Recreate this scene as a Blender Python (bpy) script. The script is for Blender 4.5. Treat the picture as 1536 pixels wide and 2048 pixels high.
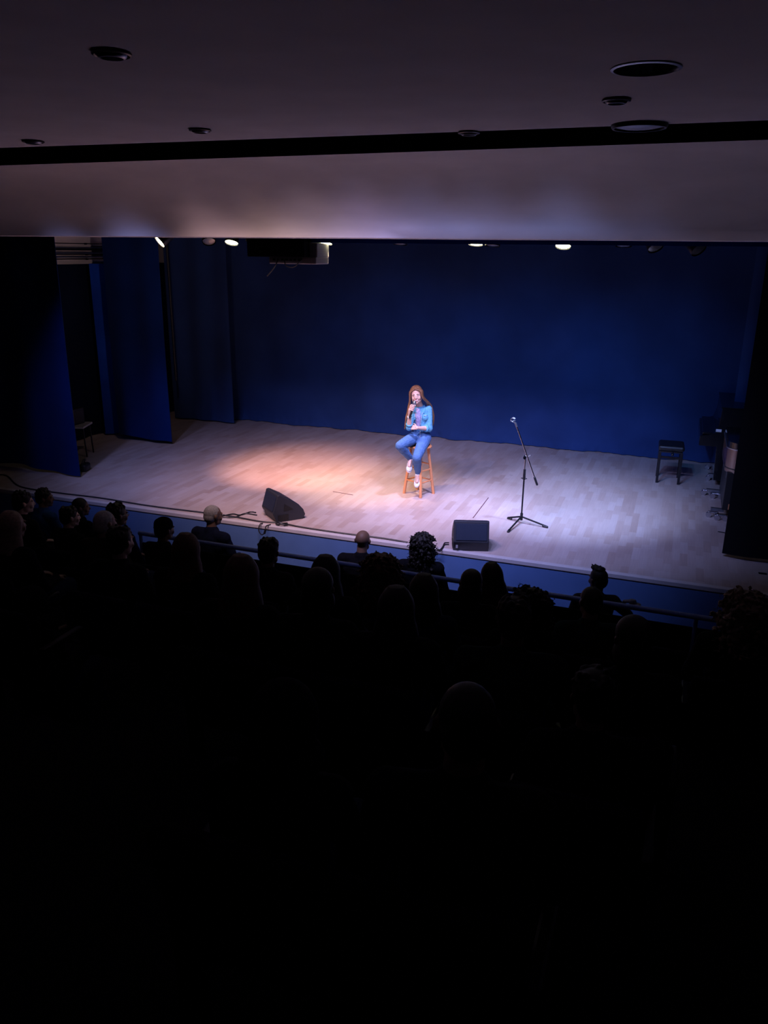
import bpy, bmesh, math, random
from mathutils import Vector, Matrix, Euler, noise
R = math.radians
random.seed(7)
for o in list(bpy.data.objects): bpy.data.objects.remove(o)
SC = bpy.context.scene
COL = SC.collection

# ------------------------------------------------------------------ camera
F_PX = 1600.0
H = 3.25
_p, _y, _r = R(18.1), R(20.0), R(0.7)
FW = Vector((-math.sin(_y)*math.cos(_p), math.cos(_y)*math.cos(_p), -math.sin(_p)))
_rt = Vector((math.cos(_y), math.sin(_y), 0)); _up = _rt.cross(FW)
RT = _rt*math.cos(_r) + _up*math.sin(_r)
UP = _up*math.cos(_r) - _rt*math.sin(_r)
EYE = Vector((0, 0, H))
cd = bpy.data.cameras.new('camera'); cam = bpy.data.objects.new('camera', cd); COL.objects.link(cam)
cd.sensor_fit = 'VERTICAL'; cd.sensor_height = 36; cd.lens = F_PX/2048*36
cd.clip_start = 0.05; cd.clip_end = 100
cam.matrix_world = Matrix(((RT.x, UP.x, -FW.x, 0), (RT.y, UP.y, -FW.y, 0), (RT.z, UP.z, -FW.z, H), (0, 0, 0, 1)))
SC.camera = cam

def ray(x, y): return FW + RT*((x-768)/F_PX) - UP*((y-1024)/F_PX)
def onz(x, y, z=0.0):
    d = ray(x, y); return EYE + d*((z-H)/d.z)
def onY(x, y, Y):
    d = ray(x, y); return EYE + d*(Y/d.y)
def onX(x, y, X):
    d = ray(x, y); return EYE + d*(X/d.x)

# ------------------------------------------------------------------ world, exposure
SC.view_settings.view_transform = 'Standard'
SC.view_settings.look = 'None'
SC.view_settings.exposure = 0.0
SC.view_settings.gamma = 1.0
SC.view_settings.use_curve_mapping = False
w = bpy.data.worlds.new('world'); SC.world = w; w.use_nodes = True
w.node_tree.nodes['Background'].inputs[0].default_value = (0.02, 0.02, 0.05, 1)
w.node_tree.nodes['Background'].inputs[1].default_value = 0.0

# ------------------------------------------------------------------ stage lights (colour, watts, position, aim, cone, blend)
FOH_BLUE = (0.30, 0.38, 1.0)
LIGHTS = [   # front of house, in the ceiling slot
    ('front_spot', (0.34, 0.38, 1.0), 300, (-7.0, 6.2, 4.26), (-7.2, 10.3, 0.0), 50, 1.0, 0.10, 'leftmost'),
    ('front_spot', (0.40, 0.42, 1.0), 440, (-6.0, 6.2, 4.26), (-6.2, 10.3, 0.0), 54, 1.0, 0.10, 'second from the left'),
    ('front_spot', (0.95, 0.60, 0.66), 400, (-5.0, 6.2, 4.26), (-5.0, 10.3, 0.0), 57, 1.0, 0.10, 'third from the left'),
    ('front_spot', (0.95, 0.62, 0.60), 380, (-4.3, 6.2, 4.26), (-4.3, 10.0, 0.0), 62.5, 1.0, 0.10, 'fourth from the left'),
    ('front_spot', (0.80, 0.58, 0.75), 380, (-3.7, 6.2, 4.26), (-3.7, 10.0, 0.0), 64.5, 1.0, 0.10, 'fifth from the left'),
    ('front_spot', (0.62, 0.50, 1.0), 440, (-3.1, 6.2, 4.26), (-3.1, 10.0, 0.0), 65, 1.0, 0.10, 'fifth from the right'),
    ('front_spot', (0.40, 0.42, 1.0), 420, (-2.5, 6.2, 4.26), (-2.5, 10.0, 0.0), 64.5, 1.0, 0.10, 'fourth from the right'),
    ('front_spot', (0.38, 0.42, 1.0), 400, (-1.9, 6.2, 4.26), (-1.9, 10.0, 0.0), 63, 1.0, 0.10, 'third from the right'),
    ('front_spot', (0.32, 0.40, 1.0), 360, (-1.2, 6.2, 4.26), (-1.2, 10.3, 0.0), 59, 1.0, 0.10, 'second from the right'),
    ('front_spot', (0.28, 0.36, 1.0), 170, (-0.5, 6.2, 4.26), (-0.5, 10.3, 0.0), 54, 1.0, 0.10, 'rightmost'),
]

# ------------------------------------------------------------------ materials
def mat(name, col, rough=0.6, metal=0.0, spec=0.5, var=0.0, scale=8.0, bump=0.0, bscale=40.0, sheen=0.0, col2=None, coord='Object', stretch=(1, 1, 1)):
    m = bpy.data.materials.new(name); m.use_nodes = True
    nt = m.node_tree; b = nt.nodes['Principled BSDF']
    b.inputs['Base Color'].default_value = (*col, 1)
    b.inputs['Roughness'].default_value = rough
    b.inputs['Metallic'].default_value = metal
    b.inputs['Specular IOR Level'].default_value = spec
    if sheen:
        b.inputs['Sheen Weight'].default_value = sheen
        b.inputs['Sheen Roughness'].default_value = 0.5
    tc = nt.nodes.new('ShaderNodeTexCoord'); mp = nt.nodes.new('ShaderNodeMapping')
    mp.inputs['Scale'].default_value = stretch
    nt.links.new(tc.outputs[coord], mp.inputs[0])
    if var or col2:
        n = nt.nodes.new('ShaderNodeTexNoise'); n.inputs['Scale'].default_value = scale; n.inputs['Detail'].default_value = 6
        nt.links.new(mp.outputs[0], n.inputs['Vector'])
        cr = nt.nodes.new('ShaderNodeValToRGB')
        c2 = col2 if col2 else tuple(c*(1+var) for c in col)
        c1 = col if col2 else tuple(c*(1-var) for c in col)
        cr.color_ramp.elements[0].color = (*c1, 1); cr.color_ramp.elements[0].position = 0.35
        cr.color_ramp.elements[1].color = (*c2, 1); cr.color_ramp.elements[1].position = 0.65
        nt.links.new(n.outputs['Fac'], cr.inputs[0]); nt.links.new(cr.outputs[0], b.inputs['Base Color'])
    if bump:
        n2 = nt.nodes.new('ShaderNodeTexNoise'); n2.inputs['Scale'].default_value = bscale; n2.inputs['Detail'].default_value = 4
        nt.links.new(mp.outputs[0], n2.inputs['Vector'])
        bp = nt.nodes.new('ShaderNodeBump'); bp.inputs['Strength'].default_value = bump; bp.inputs['Distance'].default_value = 0.01
        nt.links.new(n2.outputs['Fac'], bp.inputs['Height']); nt.links.new(bp.outputs[0], b.inputs['Normal'])
    return m

def emit(name, col, s):
    m = bpy.data.materials.new(name); m.use_nodes = True
    nt = m.node_tree; b = nt.nodes['Principled BSDF']
    b.inputs['Base Color'].default_value = (*col, 1)
    b.inputs['Emission Color'].default_value = (*col, 1); b.inputs['Emission Strength'].default_value = s
    return m

def boards_mat():
    m = bpy.data.materials.new('maple_boards'); m.use_nodes = True
    nt = m.node_tree; b = nt.nodes['Principled BSDF']; L = nt.links.new
    tc = nt.nodes.new('ShaderNodeTexCoord')
    mp = nt.nodes.new('ShaderNodeMapping'); mp.inputs['Rotation'].default_value = (0, 0, R(90))
    L(tc.outputs['Object'], mp.inputs[0])
    br = nt.nodes.new('ShaderNodeTexBrick')
    br.offset = 0.37; br.offset_frequency = 2; br.squash = 1.0
    br.inputs['Color1'].default_value = (0.0, 0.0, 0.0, 1); br.inputs['Color2'].default_value = (1, 1, 1, 1)
    br.inputs['Mortar'].default_value = (0.35, 0.35, 0.35, 1)
    br.inputs['Scale'].default_value = 1.0; br.inputs['Mortar Size'].default_value = 0.0007
    br.inputs['Brick Width'].default_value = 0.40; br.inputs['Row Height'].default_value = 0.085
    br.inputs['Bias'].default_value = 0.0
    L(mp.outputs[0], br.inputs[0])
    # broad batches of three boards in a panel
    br2 = nt.nodes.new('ShaderNodeTexBrick'); br2.offset = 0.5
    br2.inputs['Color1'].default_value = (0, 0, 0, 1); br2.inputs['Color2'].default_value = (1, 1, 1, 1); br2.inputs['Mortar'].default_value = (0.5, 0.5, 0.5, 1)
    br2.inputs['Scale'].default_value = 1.0; br2.inputs['Mortar Size'].default_value = 0.001
    br2.inputs['Brick Width'].default_value = 1.9; br2.inputs['Row Height'].default_value = 0.255
    L(mp.outputs[0], br2.inputs[0])
    n = nt.nodes.new('ShaderNodeTexNoise'); n.inputs['Scale'].default_value = 1.1; n.inputs['Detail'].default_value = 5
    L(tc.outputs['Object'], n.inputs['Vector'])
    mx = nt.nodes.new('ShaderNodeMix'); mx.data_type = 'RGBA'; mx.inputs[0].default_value = 0.35
    L(br.outputs['Color'], mx.inputs['A']); L(br2.outputs['Color'], mx.inputs['B'])
    mx2 = nt.nodes.new('ShaderNodeMix'); mx2.data_type = 'RGBA'; mx2.inputs[0].default_value = 0.3
    L(mx.outputs['Result'], mx2.inputs['A']); L(n.outputs['Fac'], mx2.inputs['B'])
    cr = nt.nodes.new('ShaderNodeValToRGB')
    cr.color_ramp.elements[0].position = 0.12; cr.color_ramp.elements[0].color = (0.44, 0.32, 0.27, 1)
    cr.color_ramp.elements[1].position = 0.85; cr.color_ramp.elements[1].color = (0.59, 0.49, 0.46, 1)
    e = cr.color_ramp.elements.new(0.38); e.color = (0.515, 0.40, 0.355, 1)
    e = cr.color_ramp.elements.new(0.6); e.color = (0.55, 0.445, 0.405, 1)
    L(mx2.outputs['Result'], cr.inputs[0])
    # grain
    mp2 = nt.nodes.new('ShaderNodeMapping'); mp2.inputs['Scale'].default_value = (60, 3, 1)
    L(tc.outputs['Object'], mp2.inputs[0])
    g = nt.nodes.new('ShaderNodeTexNoise'); g.inputs['Scale'].default_value = 1.0; g.inputs['Detail'].default_value = 4
    L(mp2.outputs[0], g.inputs['Vector'])
    mg = nt.nodes.new('ShaderNodeMix'); mg.data_type = 'RGBA'; mg.blend_type = 'MULTIPLY'; mg.inputs[0].default_value = 0.25
    L(cr.outputs[0], mg.inputs['A']); L(g.outputs['Fac'], mg.inputs['B'])
    # scuffs with a shape of their own
    sc = nt.nodes.new('ShaderNodeTexNoise'); sc.inputs['Scale'].default_value = 5.5; sc.inputs['Detail'].default_value = 2; sc.inputs['Distortion'].default_value = 1.0
    L(tc.outputs['Object'], sc.inputs['Vector'])
    sr = nt.nodes.new('ShaderNodeValToRGB'); sr.color_ramp.elements[0].position = 0.76; sr.color_ramp.elements[0].color = (1, 1, 1, 1)
    sr.color_ramp.elements[1].position = 0.80; sr.color_ramp.elements[1].color = (0.45, 0.40, 0.38, 1)
    L(sc.outputs['Fac'], sr.inputs[0])
    ms = nt.nodes.new('ShaderNodeMix'); ms.data_type = 'RGBA'; ms.blend_type = 'MULTIPLY'; ms.inputs[0].default_value = 0.8
    L(mg.outputs['Result'], ms.inputs['A']); L(sr.outputs[0], ms.inputs['B'])
    L(ms.outputs['Result'], b.inputs['Base Color'])
    b.inputs['Roughness'].default_value = 0.42; b.inputs['Specular IOR Level'].default_value = 0.5
    return m

M = {}
M['boards'] = boards_mat()
M['fascia'] = mat('blue_painted_fascia', (0.085, 0.17, 0.38), 0.7, var=0.06, scale=3)
M['nosing'] = mat('pale_nosing', (0.55, 0.50, 0.50), 0.5, var=0.05, scale=6)
M['carpet'] = mat('dark_carpet', (0.012, 0.012, 0.016), 1.0, spec=0.0, var=0.2, scale=60)
M['plaster'] = mat('white_plaster_ceiling', (0.84, 0.80, 0.79), 0.9, spec=0.1, var=0.04, scale=2.2, bump=0.06, bscale=5)
M['bulk'] = mat('bulkhead_plaster', (0.84, 0.80, 0.78), 0.85, spec=0.15, var=0.07, scale=2.0, bump=0.3, bscale=6, stretch=(0.45, 1, 1))
M['dark'] = mat('flat_black', (0.006, 0.006, 0.008), 0.9, spec=0.1)
M['wall'] = mat('dark_wall', (0.02, 0.02, 0.03), 0.9, spec=0.1)
M['whitewall'] = mat('white_plaster', (0.55, 0.48, 0.48), 0.8, spec=0.1)
M['back'] = mat('navy_backcloth', (0.022, 0.050, 0.16), 0.95, spec=0.05, var=0.12, scale=1.4, bump=0.1, bscale=150, sheen=0.1)
M['leg'] = mat('blue_velour', (0.0035, 0.018, 0.105), 0.95, spec=0.03, var=0.15, scale=1.3, sheen=0.05)
M['leg2'] = mat('dark_velour', (0.004, 0.007, 0.022), 0.95, spec=0.03, var=0.15, scale=1.3)
M['border'] = mat('blue_border_cloth', (0.015, 0.10, 0.70), 0.9, spec=0.05, sheen=0.2)
M['strip'] = mat('lit_edge_cloth', (0.008, 0.05, 0.34), 0.9, spec=0.05, var=0.2, scale=2)  # light on a curtain edge, put into a brighter blue
M['black'] = mat('black_plastic', (0.012, 0.012, 0.014), 0.45)
M['blackmetal'] = mat('black_metal', (0.02, 0.02, 0.025), 0.35, metal=0.6)
M['chrome'] = mat('chrome', (0.6, 0.6, 0.65), 0.2, metal=1.0)
M['steel'] = mat('brushed_steel', (0.35, 0.36, 0.4), 0.35, metal=0.9)
M['wedge'] = mat('wedge_paint', (0.022, 0.024, 0.032), 0.55, bump=0.2, bscale=300)
M['grille'] = mat('wedge_grille', (0.018, 0.028, 0.055), 0.5, metal=0.3, bump=0.3, bscale=400)
M['wood'] = mat('pine_stool', (0.62, 0.26, 0.11), 0.4, var=0.12, scale=5, stretch=(1, 1, 0.2))
M['railpaint'] = mat('blue_rail_paint', (0.20, 0.32, 0.75), 0.3)
M['cable'] = mat('rubber_cable', (0.008, 0.008, 0.010), 0.5)
M['lens'] = emit('lamp_lens', (1.0, 0.93, 0.55), 22)
M['lensoff'] = mat('dull_lens', (0.25, 0.25, 0.25), 0.2, metal=0.5)
M['piano'] = mat('black_lacquer', (0.010, 0.010, 0.013), 0.12)
M['brown_gloss'] = mat('polished_brown', (0.20, 0.10, 0.07), 0.15, spec=0.9)  # glossy brown for the rounded piano end
M['label'] = mat('white_label', (0.75, 0.75, 0.8), 0.6)
M['greyplastic'] = mat('light_grey_plastic', (0.42, 0.40, 0.42), 0.5)
M['port'] = mat('dark_sockets', (0.01, 0.01, 0.01), 0.5)
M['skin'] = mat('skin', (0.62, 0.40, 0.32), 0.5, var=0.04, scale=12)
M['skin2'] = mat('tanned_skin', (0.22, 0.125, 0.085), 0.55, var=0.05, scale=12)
M['denimshirt'] = mat('light_denim', (0.095, 0.33, 0.52), 0.8, var=0.08, scale=45, bump=0.25, bscale=60)
M['jeans'] = mat('blue_jeans', (0.055, 0.14, 0.33), 0.85, var=0.12, scale=16, bump=0.25, bscale=50)
M['top'] = mat('patterned_top', (0.22, 0.20, 0.40), 0.8, col2=(0.48, 0.42, 0.62), scale=60)
M['shoe'] = mat('white_canvas', (0.75, 0.80, 0.80), 0.6)
M['sole'] = mat('white_rubber', (0.8, 0.8, 0.8), 0.5)
M['hairbrown'] = mat('brown_hair', (0.20, 0.095, 0.05), 0.45, var=0.35, scale=40, stretch=(1, 1, 0.08))
M['hairdark'] = mat('dark_hair', (0.014, 0.010, 0.009), 0.6, var=0.3, scale=60)
M['hairauburn'] = mat('auburn_hair', (0.10, 0.040, 0.022), 0.6, var=0.35, scale=60)
M['hairfair'] = mat('fair_curly_hair', (0.22, 0.14, 0.10), 0.6, var=0.3, scale=60)
M['hairgrey'] = mat('grey_cropped_hair', (0.42, 0.40, 0.40), 0.7, var=0.2, scale=80)
M['eye'] = mat('eye_white', (0.7, 0.7, 0.75), 0.2)
M['iris'] = mat('dark_iris', (0.01, 0.008, 0.008), 0.1)
M['brow'] = mat('dark_brow', (0.05, 0.025, 0.02), 0.7)
M['lip'] = mat('rose_lips', (0.50, 0.14, 0.16), 0.4)
M['teeth'] = mat('white_teeth', (0.85, 0.85, 0.85), 0.3)
M['denimseam'] = mat('pale_seam', (0.32, 0.42, 0.58), 0.8)
M['belt'] = mat('brown_belt', (0.10, 0.03, 0.04), 0.5)
M['seatcloth'] = mat('dark_seat_cloth', (0.010, 0.010, 0.016), 0.95, spec=0.05)
CLOTH = {}
for k, c in dict(black=(0.010, 0.010, 0.013), navy=(0.012, 0.016, 0.04), green=(0.015, 0.03, 0.028), brown=(0.03, 0.018, 0.014),
                 grey=(0.04, 0.04, 0.045), pale=(0.30, 0.32, 0.40), blue=(0.03, 0.10, 0.30), jean=(0.02, 0.03, 0.06), maroon=(0.03, 0.01, 0.012)).items():
    CLOTH[k] = mat('cloth_'+k, c, 0.95, spec=0.05, var=0.15, scale=30)

# ------------------------------------------------------------------ helpers
def link(name, me, m=None, parent=None, smooth=False):
    o = bpy.data.objects.new(name, me); COL.objects.link(o)
    if m is not None:
        ms = m if isinstance(m, (list, tuple)) else [m]
        for x in ms: me.materials.append(x)
    if parent is not None: o.parent = parent
    if smooth:
        for p in me.polygons: p.use_smooth = True
    return o

def tag(o, label=None, cat=None, group=None, kind=None):
    if label: o['label'] = label
    if cat: o['category'] = cat
    if group: o['group'] = group
    if kind: o['kind'] = kind
    return o

def empty(name, loc, rz=0.0, label=None, cat=None, group=None):
    o = bpy.data.objects.new(name, None); COL.objects.link(o)
    o.location = loc; o.rotation_euler = (0, 0, rz); o.empty_display_size = 0.1
    return tag(o, label, cat, group)

def copy_tree(o, parent=None):
    c = o.copy(); COL.objects.link(c)
    if parent is not None: c.parent = parent
    for ch in o.children: copy_tree(ch, c)
    return c

class MB:
    def __init__(s): s.bm = bmesh.new()
    def _add(s, verts, faces):
        vs = [s.bm.verts.new(v) for v in verts]
        for f in faces:
            try: s.bm.faces.new([vs[i] for i in f])
            except ValueError: pass
        return vs
    def box(s, c, d, rot=None, bev=0.0):
        c = Vector(c); hx, hy, hz = d[0]/2, d[1]/2, d[2]/2
        t = bmesh.new(); bmesh.ops.create_cube(t, size=1.0)
        for v in t.verts: v.co = Vector((v.co.x*d[0], v.co.y*d[1], v.co.z*d[2]))
        if bev: bmesh.ops.bevel(t, geom=t.edges[:], offset=bev, segments=2, affect='EDGES', profile=0.5)
        mt = rot if rot is not None else Matrix.Identity(3)
        s._merge(t, lambda v: mt @ v + c); return s
    def _merge(s, t, fn):
        t.verts.index_update(); vs = [s.bm.verts.new(fn(v.co.copy())) for v in t.verts]
        for f in t.faces:
            try: s.bm.faces.new([vs[v.index] for v in f.verts])
            except ValueError: pass
        t.free()
    def ball(s, c, r, rot=None, u=14, v=10):
        if not hasattr(r, '__len__'): r = (r, r, r)
        t = bmesh.new(); bmesh.ops.create_uvsphere(t, u_segments=u, v_segments=v, radius=1.0)
        mt = rot if rot is not None else Matrix.Identity(3); c = Vector(c)
        s._merge(t, lambda q: mt @ Vector((q.x*r[0], q.y*r[1], q.z*r[2])) + c); return s
    def cone(s, a, b, ra, rb, n=14, caps=True):
        a, b = Vector(a), Vector(b); d = b-a
        if d.length < 1e-6: return s
        q = d.to_track_quat('Z', 'Y').to_matrix()
        vs = []
        for P, r in ((a, ra), (b, rb)):
            for i in range(n):
                t = 2*math.pi*i/n; vs.append(P + q @ Vector((r*math.cos(t), r*math.sin(t), 0)))
        fs = [(i, (i+1) % n, n+(i+1) % n, n+i) for i in range(n)]
        if caps: fs += [tuple(reversed(range(n))), tuple(range(n, 2*n))]
        s._add(vs, fs); return s
    def cap(s, a, b, ra, rb=None, n=12):
        rb = ra if rb is None else rb
        s.cone(a, b, ra, rb, n); s.ball(a, ra, u=n, v=8); s.ball(b, rb, u=n, v=8); return s
    def chain(s, pts, rs, n=12):
        for i in range(len(pts)-1): s.cap(pts[i], pts[i+1], rs[i], rs[i+1], n)
        return s
    def tube(s, pts, r, n=8):
        pts = [Vector(p) for p in pts]; k = len(pts); rs = r if hasattr(r, '__len__') else [r]*k
        vs = []; up = None
        for i, P in enumerate(pts):
            d = (pts[min(i+1, k-1)] - pts[max(i-1, 0)]).normalized()
            if up is None: up = d.orthogonal().normalized()
            up = (up - d*up.dot(d)).normalized(); sd = d.cross(up)
            for j in range(n):
                t = 2*math.pi*j/n; vs.append(P + (up*math.cos(t) + sd*math.sin(t))*rs[i])
        fs = []
        for i in range(k-1):
            for j in range(n): fs.append((i*n+j, i*n+(j+1) % n, (i+1)*n+(j+1) % n, (i+1)*n+j))
        fs += [tuple(reversed(range(n))), tuple(range((k-1)*n, k*n))]
        s._add(vs, fs); return s
    def lathe(s, prof, c=(0, 0, 0), n=32, rot=None):
        c = Vector(c); mt = rot if rot is not None else Matrix.Identity(3); vs = []; k = len(prof)
        for r, z in prof:
            for j in range(n):
                t = 2*math.pi*j/n; vs.append(mt @ Vector((r*math.cos(t), r*math.sin(t), z)) + c)
        fs = []
        for i in range(k-1):
            for j in range(n): fs.append((i*n+j, i*n+(j+1) % n, (i+1)*n+(j+1) % n, (i+1)*n+j))
        s._add(vs, fs)
        return s
    def prism(s, poly, lo, hi, axes=(1, 2, 0)):
        """poly: 2D points on axes[0], axes[1]; extruded along axes[2] from lo to hi"""
        n = len(poly); vs = []
        for t in (lo, hi):
            for a, b in poly:
                v = [0, 0, 0]; v[axes[0]] = a; v[axes[1]] = b; v[axes[2]] = t; vs.append(v)
        fs = [tuple(reversed(range(n))), tuple(range(n, 2*n))] + [(i, (i+1) % n, n+(i+1) % n, n+i) for i in range(n)]
        s._add(vs, fs); return s
    def mesh(s, name):
        bmesh.ops.recalc_face_normals(s.bm, faces=s.bm.faces[:])
        me = bpy.data.meshes.new(name); s.bm.to_mesh(me); s.bm.free(); return me
    def build(s, name, m, parent=None, smooth=False, bevel=0.0):
        me = s.mesh(name)
        o = link(name, me, m, parent, smooth)
        if smooth:
            es = me.edges
            me.update()
            try: me.set_sharp_from_angle(angle=R(40))
            except Exception: pass
        return o

def catmull(pts, k=8):
    P = [Vector(p) for p in pts]; P = [P[0]*2-P[1]] + P + [P[-1]*2-P[-2]]; out = []
    for i in range(1, len(P)-2):
        for j in range(k):
            t = j/k; a, b, c, d = P[i-1], P[i], P[i+1], P[i+2]
            out.append(0.5*((2*b) + (c-a)*t + (2*a-5*b+4*c-d)*t*t + (3*b-a-3*c+d)*t**3))
    out.append(P[-2]); return out

def fuse(mb, name, voxel=0.008, smooth=4, disp=None):
    """turn overlapping shapes into one continuous surface"""
    me = mb.mesh(name+'_raw'); o = bpy.data.objects.new('tmp', me); COL.objects.link(o)
    md = o.modifiers.new('r', 'REMESH'); md.mode = 'VOXEL'; md.voxel_size = voxel
    if smooth:
        ms = o.modifiers.new('s', 'SMOOTH'); ms.factor = 0.5; ms.iterations = smooth
    dg = bpy.context.evaluated_depsgraph_get()
    out = bpy.data.meshes.new_from_object(o.evaluated_get(dg)); out.name = name
    bpy.data.objects.remove(o); bpy.data.meshes.remove(me)
    for p in out.polygons: p.use_smooth = True
    if disp:
        cs = [(v.co.copy(), v.normal.copy()) for v in out.vertices]; flat = []
        for c, nn in cs: flat.extend(c + nn*disp(c))
        out.vertices.foreach_set('co', flat); out.update()
    return out

# ================================================================== SETTING
YF = 8.27           # stage front
ZF = -0.95          # floor of the first row
mb = MB(); mb.box((-4.0, (YF+14.4)/2, -0.03), (13.0, 14.4-YF-0.02, 0.06))
tag(mb.build('floor', M['boards']), kind='structure')
mb = MB(); mb.box((-4.0, YF+0.085, (ZF-0.06)/2), (13.0, 0.16, -ZF-0.06))
tag(mb.build('wall_front', M['fascia']), kind='structure')
mb = MB(); mb.box((-4.0, YF+0.035, -0.020), (13.0, 0.075, 0.05), bev=0.006)
tag(mb.build('trim_1', M['nosing']), kind='structure')

ROWS = [7.6, 6.3, 5.4, 4.5, 3.6, 2.7, 1.8, 0.9, 0.0]
def row_floor(y):
    if y > 7: return ZF
    return 0.38 + 0.324*(7.5-y) - 1.30
mb = MB()
for y in ROWS:
    z = row_floor(y); back = y-0.45 if y < 7 else 6.78
    frnt = y+0.45 if y < 7 else YF+0.02
    if y == 6.3: frnt = 6.80
    mb.box((-3.2, (back+frnt)/2, (z-1.2)/2-0.0), (14.0, frnt-back, z+1.2))
mb.box((-3.2, -1.2, 0.2), (14.0, 1.5, 2.8))
tag(mb.build('floor', M['carpet']), kind='structure')

ZC = H+0.8
def slab_soffit():
    mb = MB(); n = 48; X0, X1 = -10.4, 3.8
    rows = []
    for i in range(n+1):
        x = X0+(X1-X0)*i/n
        top = 7.05 - 0.022*(x+2.6) if x < -2.6 else 7.05 - 0.03*(x+2.6)
        bot = 8.2
        prof = [(top, ZC-0.0)]
        for t in (0.2, 0.4, 0.6, 0.8, 0.93): prof.append((top+(bot-top)*t, ZC+(3.40-ZC)*(t**1.55)))
        prof += [(bot-0.01, 3.372), (bot+0.03, 3.362), (bot+0.07, 3.375), (bot+0.09, 3.42), (bot+0.10, 4.9), (top+0.02, 4.9)]
        rows.append([Vector((x, a, b)) for a, b in prof])
    k = len(rows[0]); vs = [v for r in rows for v in r]; fs = []
    for i in range(n):
        for j in range(k): fs.append((i*k+j, i*k+(j+1) % k, (i+1)*k+(j+1) % k, (i+1)*k+j))
    fs += [tuple(range(k)), tuple(reversed(range(n*k, n*k+k)))]
    mb._add(vs, fs); return mb
o = slab_soffit().build('ceiling', [M['bulk'], M['dark']], smooth=True)
for p in o.data.polygons:
    if p.center.z > ZC+.05 or p.center.y > 8.31: p.material_index = 1  # shade of the slot put in as black colour; rear face black too
tag(o, kind='structure')

# auditorium ceiling with holes for the downlights
DL = [(223, 104, 0.085, 0), (66, 281, 0.085, 0), (400, 258, 0.078, 0), (938, 263, 0.078, 0), (1233, 198, 0.078, 0), (1292, 136, 0.165, 1), (1279, 249, 0.18, 2)]
mb = MB()
n = 24; X0, X1 = -10.4, 3.8
def edgeY(x): return 5.98 + 0.012*(x+2.2) - 0.012*(x+2.2)**2*0.25
lo = [Vector((X0+(X1-X0)*i/n, edgeY(X0+(X1-X0)*i/n), ZC)) for i in range(n+1)]
poly = [Vector((X0, -2.0, ZC))] + lo + [Vector((X1, -2.0, ZC))]
k = len(poly); vs = poly + [v+Vector((0, 0, 0.30)) for v in poly]
mb._add(vs, [tuple(range(k)), tuple(reversed(range(k, 2*k)))] + [(i, (i+1) % k, k+(i+1) % k, k+i) for i in range(k)])
ceil = mb.build('ceiling', M['plaster'])
cut = MB()
for px, py, r, kind in DL:
    P = onz(px, py, ZC)
    if kind != 2: cut.cone(P-Vector((0, 0, .05)), P+Vector((0, 0, .5)), r*0.86, r*0.86, 40)
co = cut.build('cutter', None)
bo = ceil.modifiers.new('b', 'BOOLEAN'); bo.operation = 'DIFFERENCE'; bo.object = co; bo.solver = 'EXACT'
dg = bpy.context.evaluated_depsgraph_get()
me2 = bpy.data.meshes.new_from_object(ceil.evaluated_get(dg))
ceil.modifiers.clear(); ceil.data = me2; bpy.data.objects.remove(co)
tag(ceil, kind='structure')

# black void above the slot and over the stage
mb = MB()
mb.box((-3.3, 6.5, 5.0), (14.2, 1.6, 0.05))
tag(mb.build('ceiling', M['dark']), kind='structure')
mb = MB(); mb.box((-3.3, 5.82, 4.7), (14.2, 0.05, 0.7)); tag(mb.build('wall_slot', M['dark']), kind='structure')
mb = MB(); mb.box((-4.0, 11.4, 4.95), (13.0, 6.2, 0.06)); tag(mb.build('ceiling', M['dark']), kind='structure')
mb = MB(); mb.box((-4.0, 14.43, 2.4), (13.0, 0.1, 5.0)); tag(mb.build('wall_back', M['wall']), kind='structure')
mb = MB(); mb.box((2.55, 11.35, 2.4), (0.1, 6.3, 5.0)); tag(mb.build('wall_right', M['wall']), kind='structure')
mb = MB(); mb.box((-10.25, 3.1, 2.0), (0.1, 10.3, 6.4)); tag(mb.build('wall_left', M['wall']), kind='structure')
mb = MB(); mb.box((3.75, 3.1, 2.0), (0.1, 10.3, 6.4)); tag(mb.build('wall_right', M['wall']), kind='structure')
mb = MB(); mb.box((-3.2, -1.98, 2.6), (14.0, 0.1, 5.0)); tag(mb.build('wall_rear', M['wall']), kind='structure')
# proscenium returns at either side
mb = MB(); mb.box((3.2, YF+0.1, 2.0), (1.2, 0.16, 5.9)); tag(mb.build('wall_proscenium', M['wall']), kind='structure')
# left side wall of the stage: pale above, hung with a dark cloth below
mb = MB(); mb.box((-9.95, 11.35, 2.4), (0.1, 6.2, 5.0)); tag(mb.build('wall_left', M['whitewall']), kind='structure')

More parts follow.
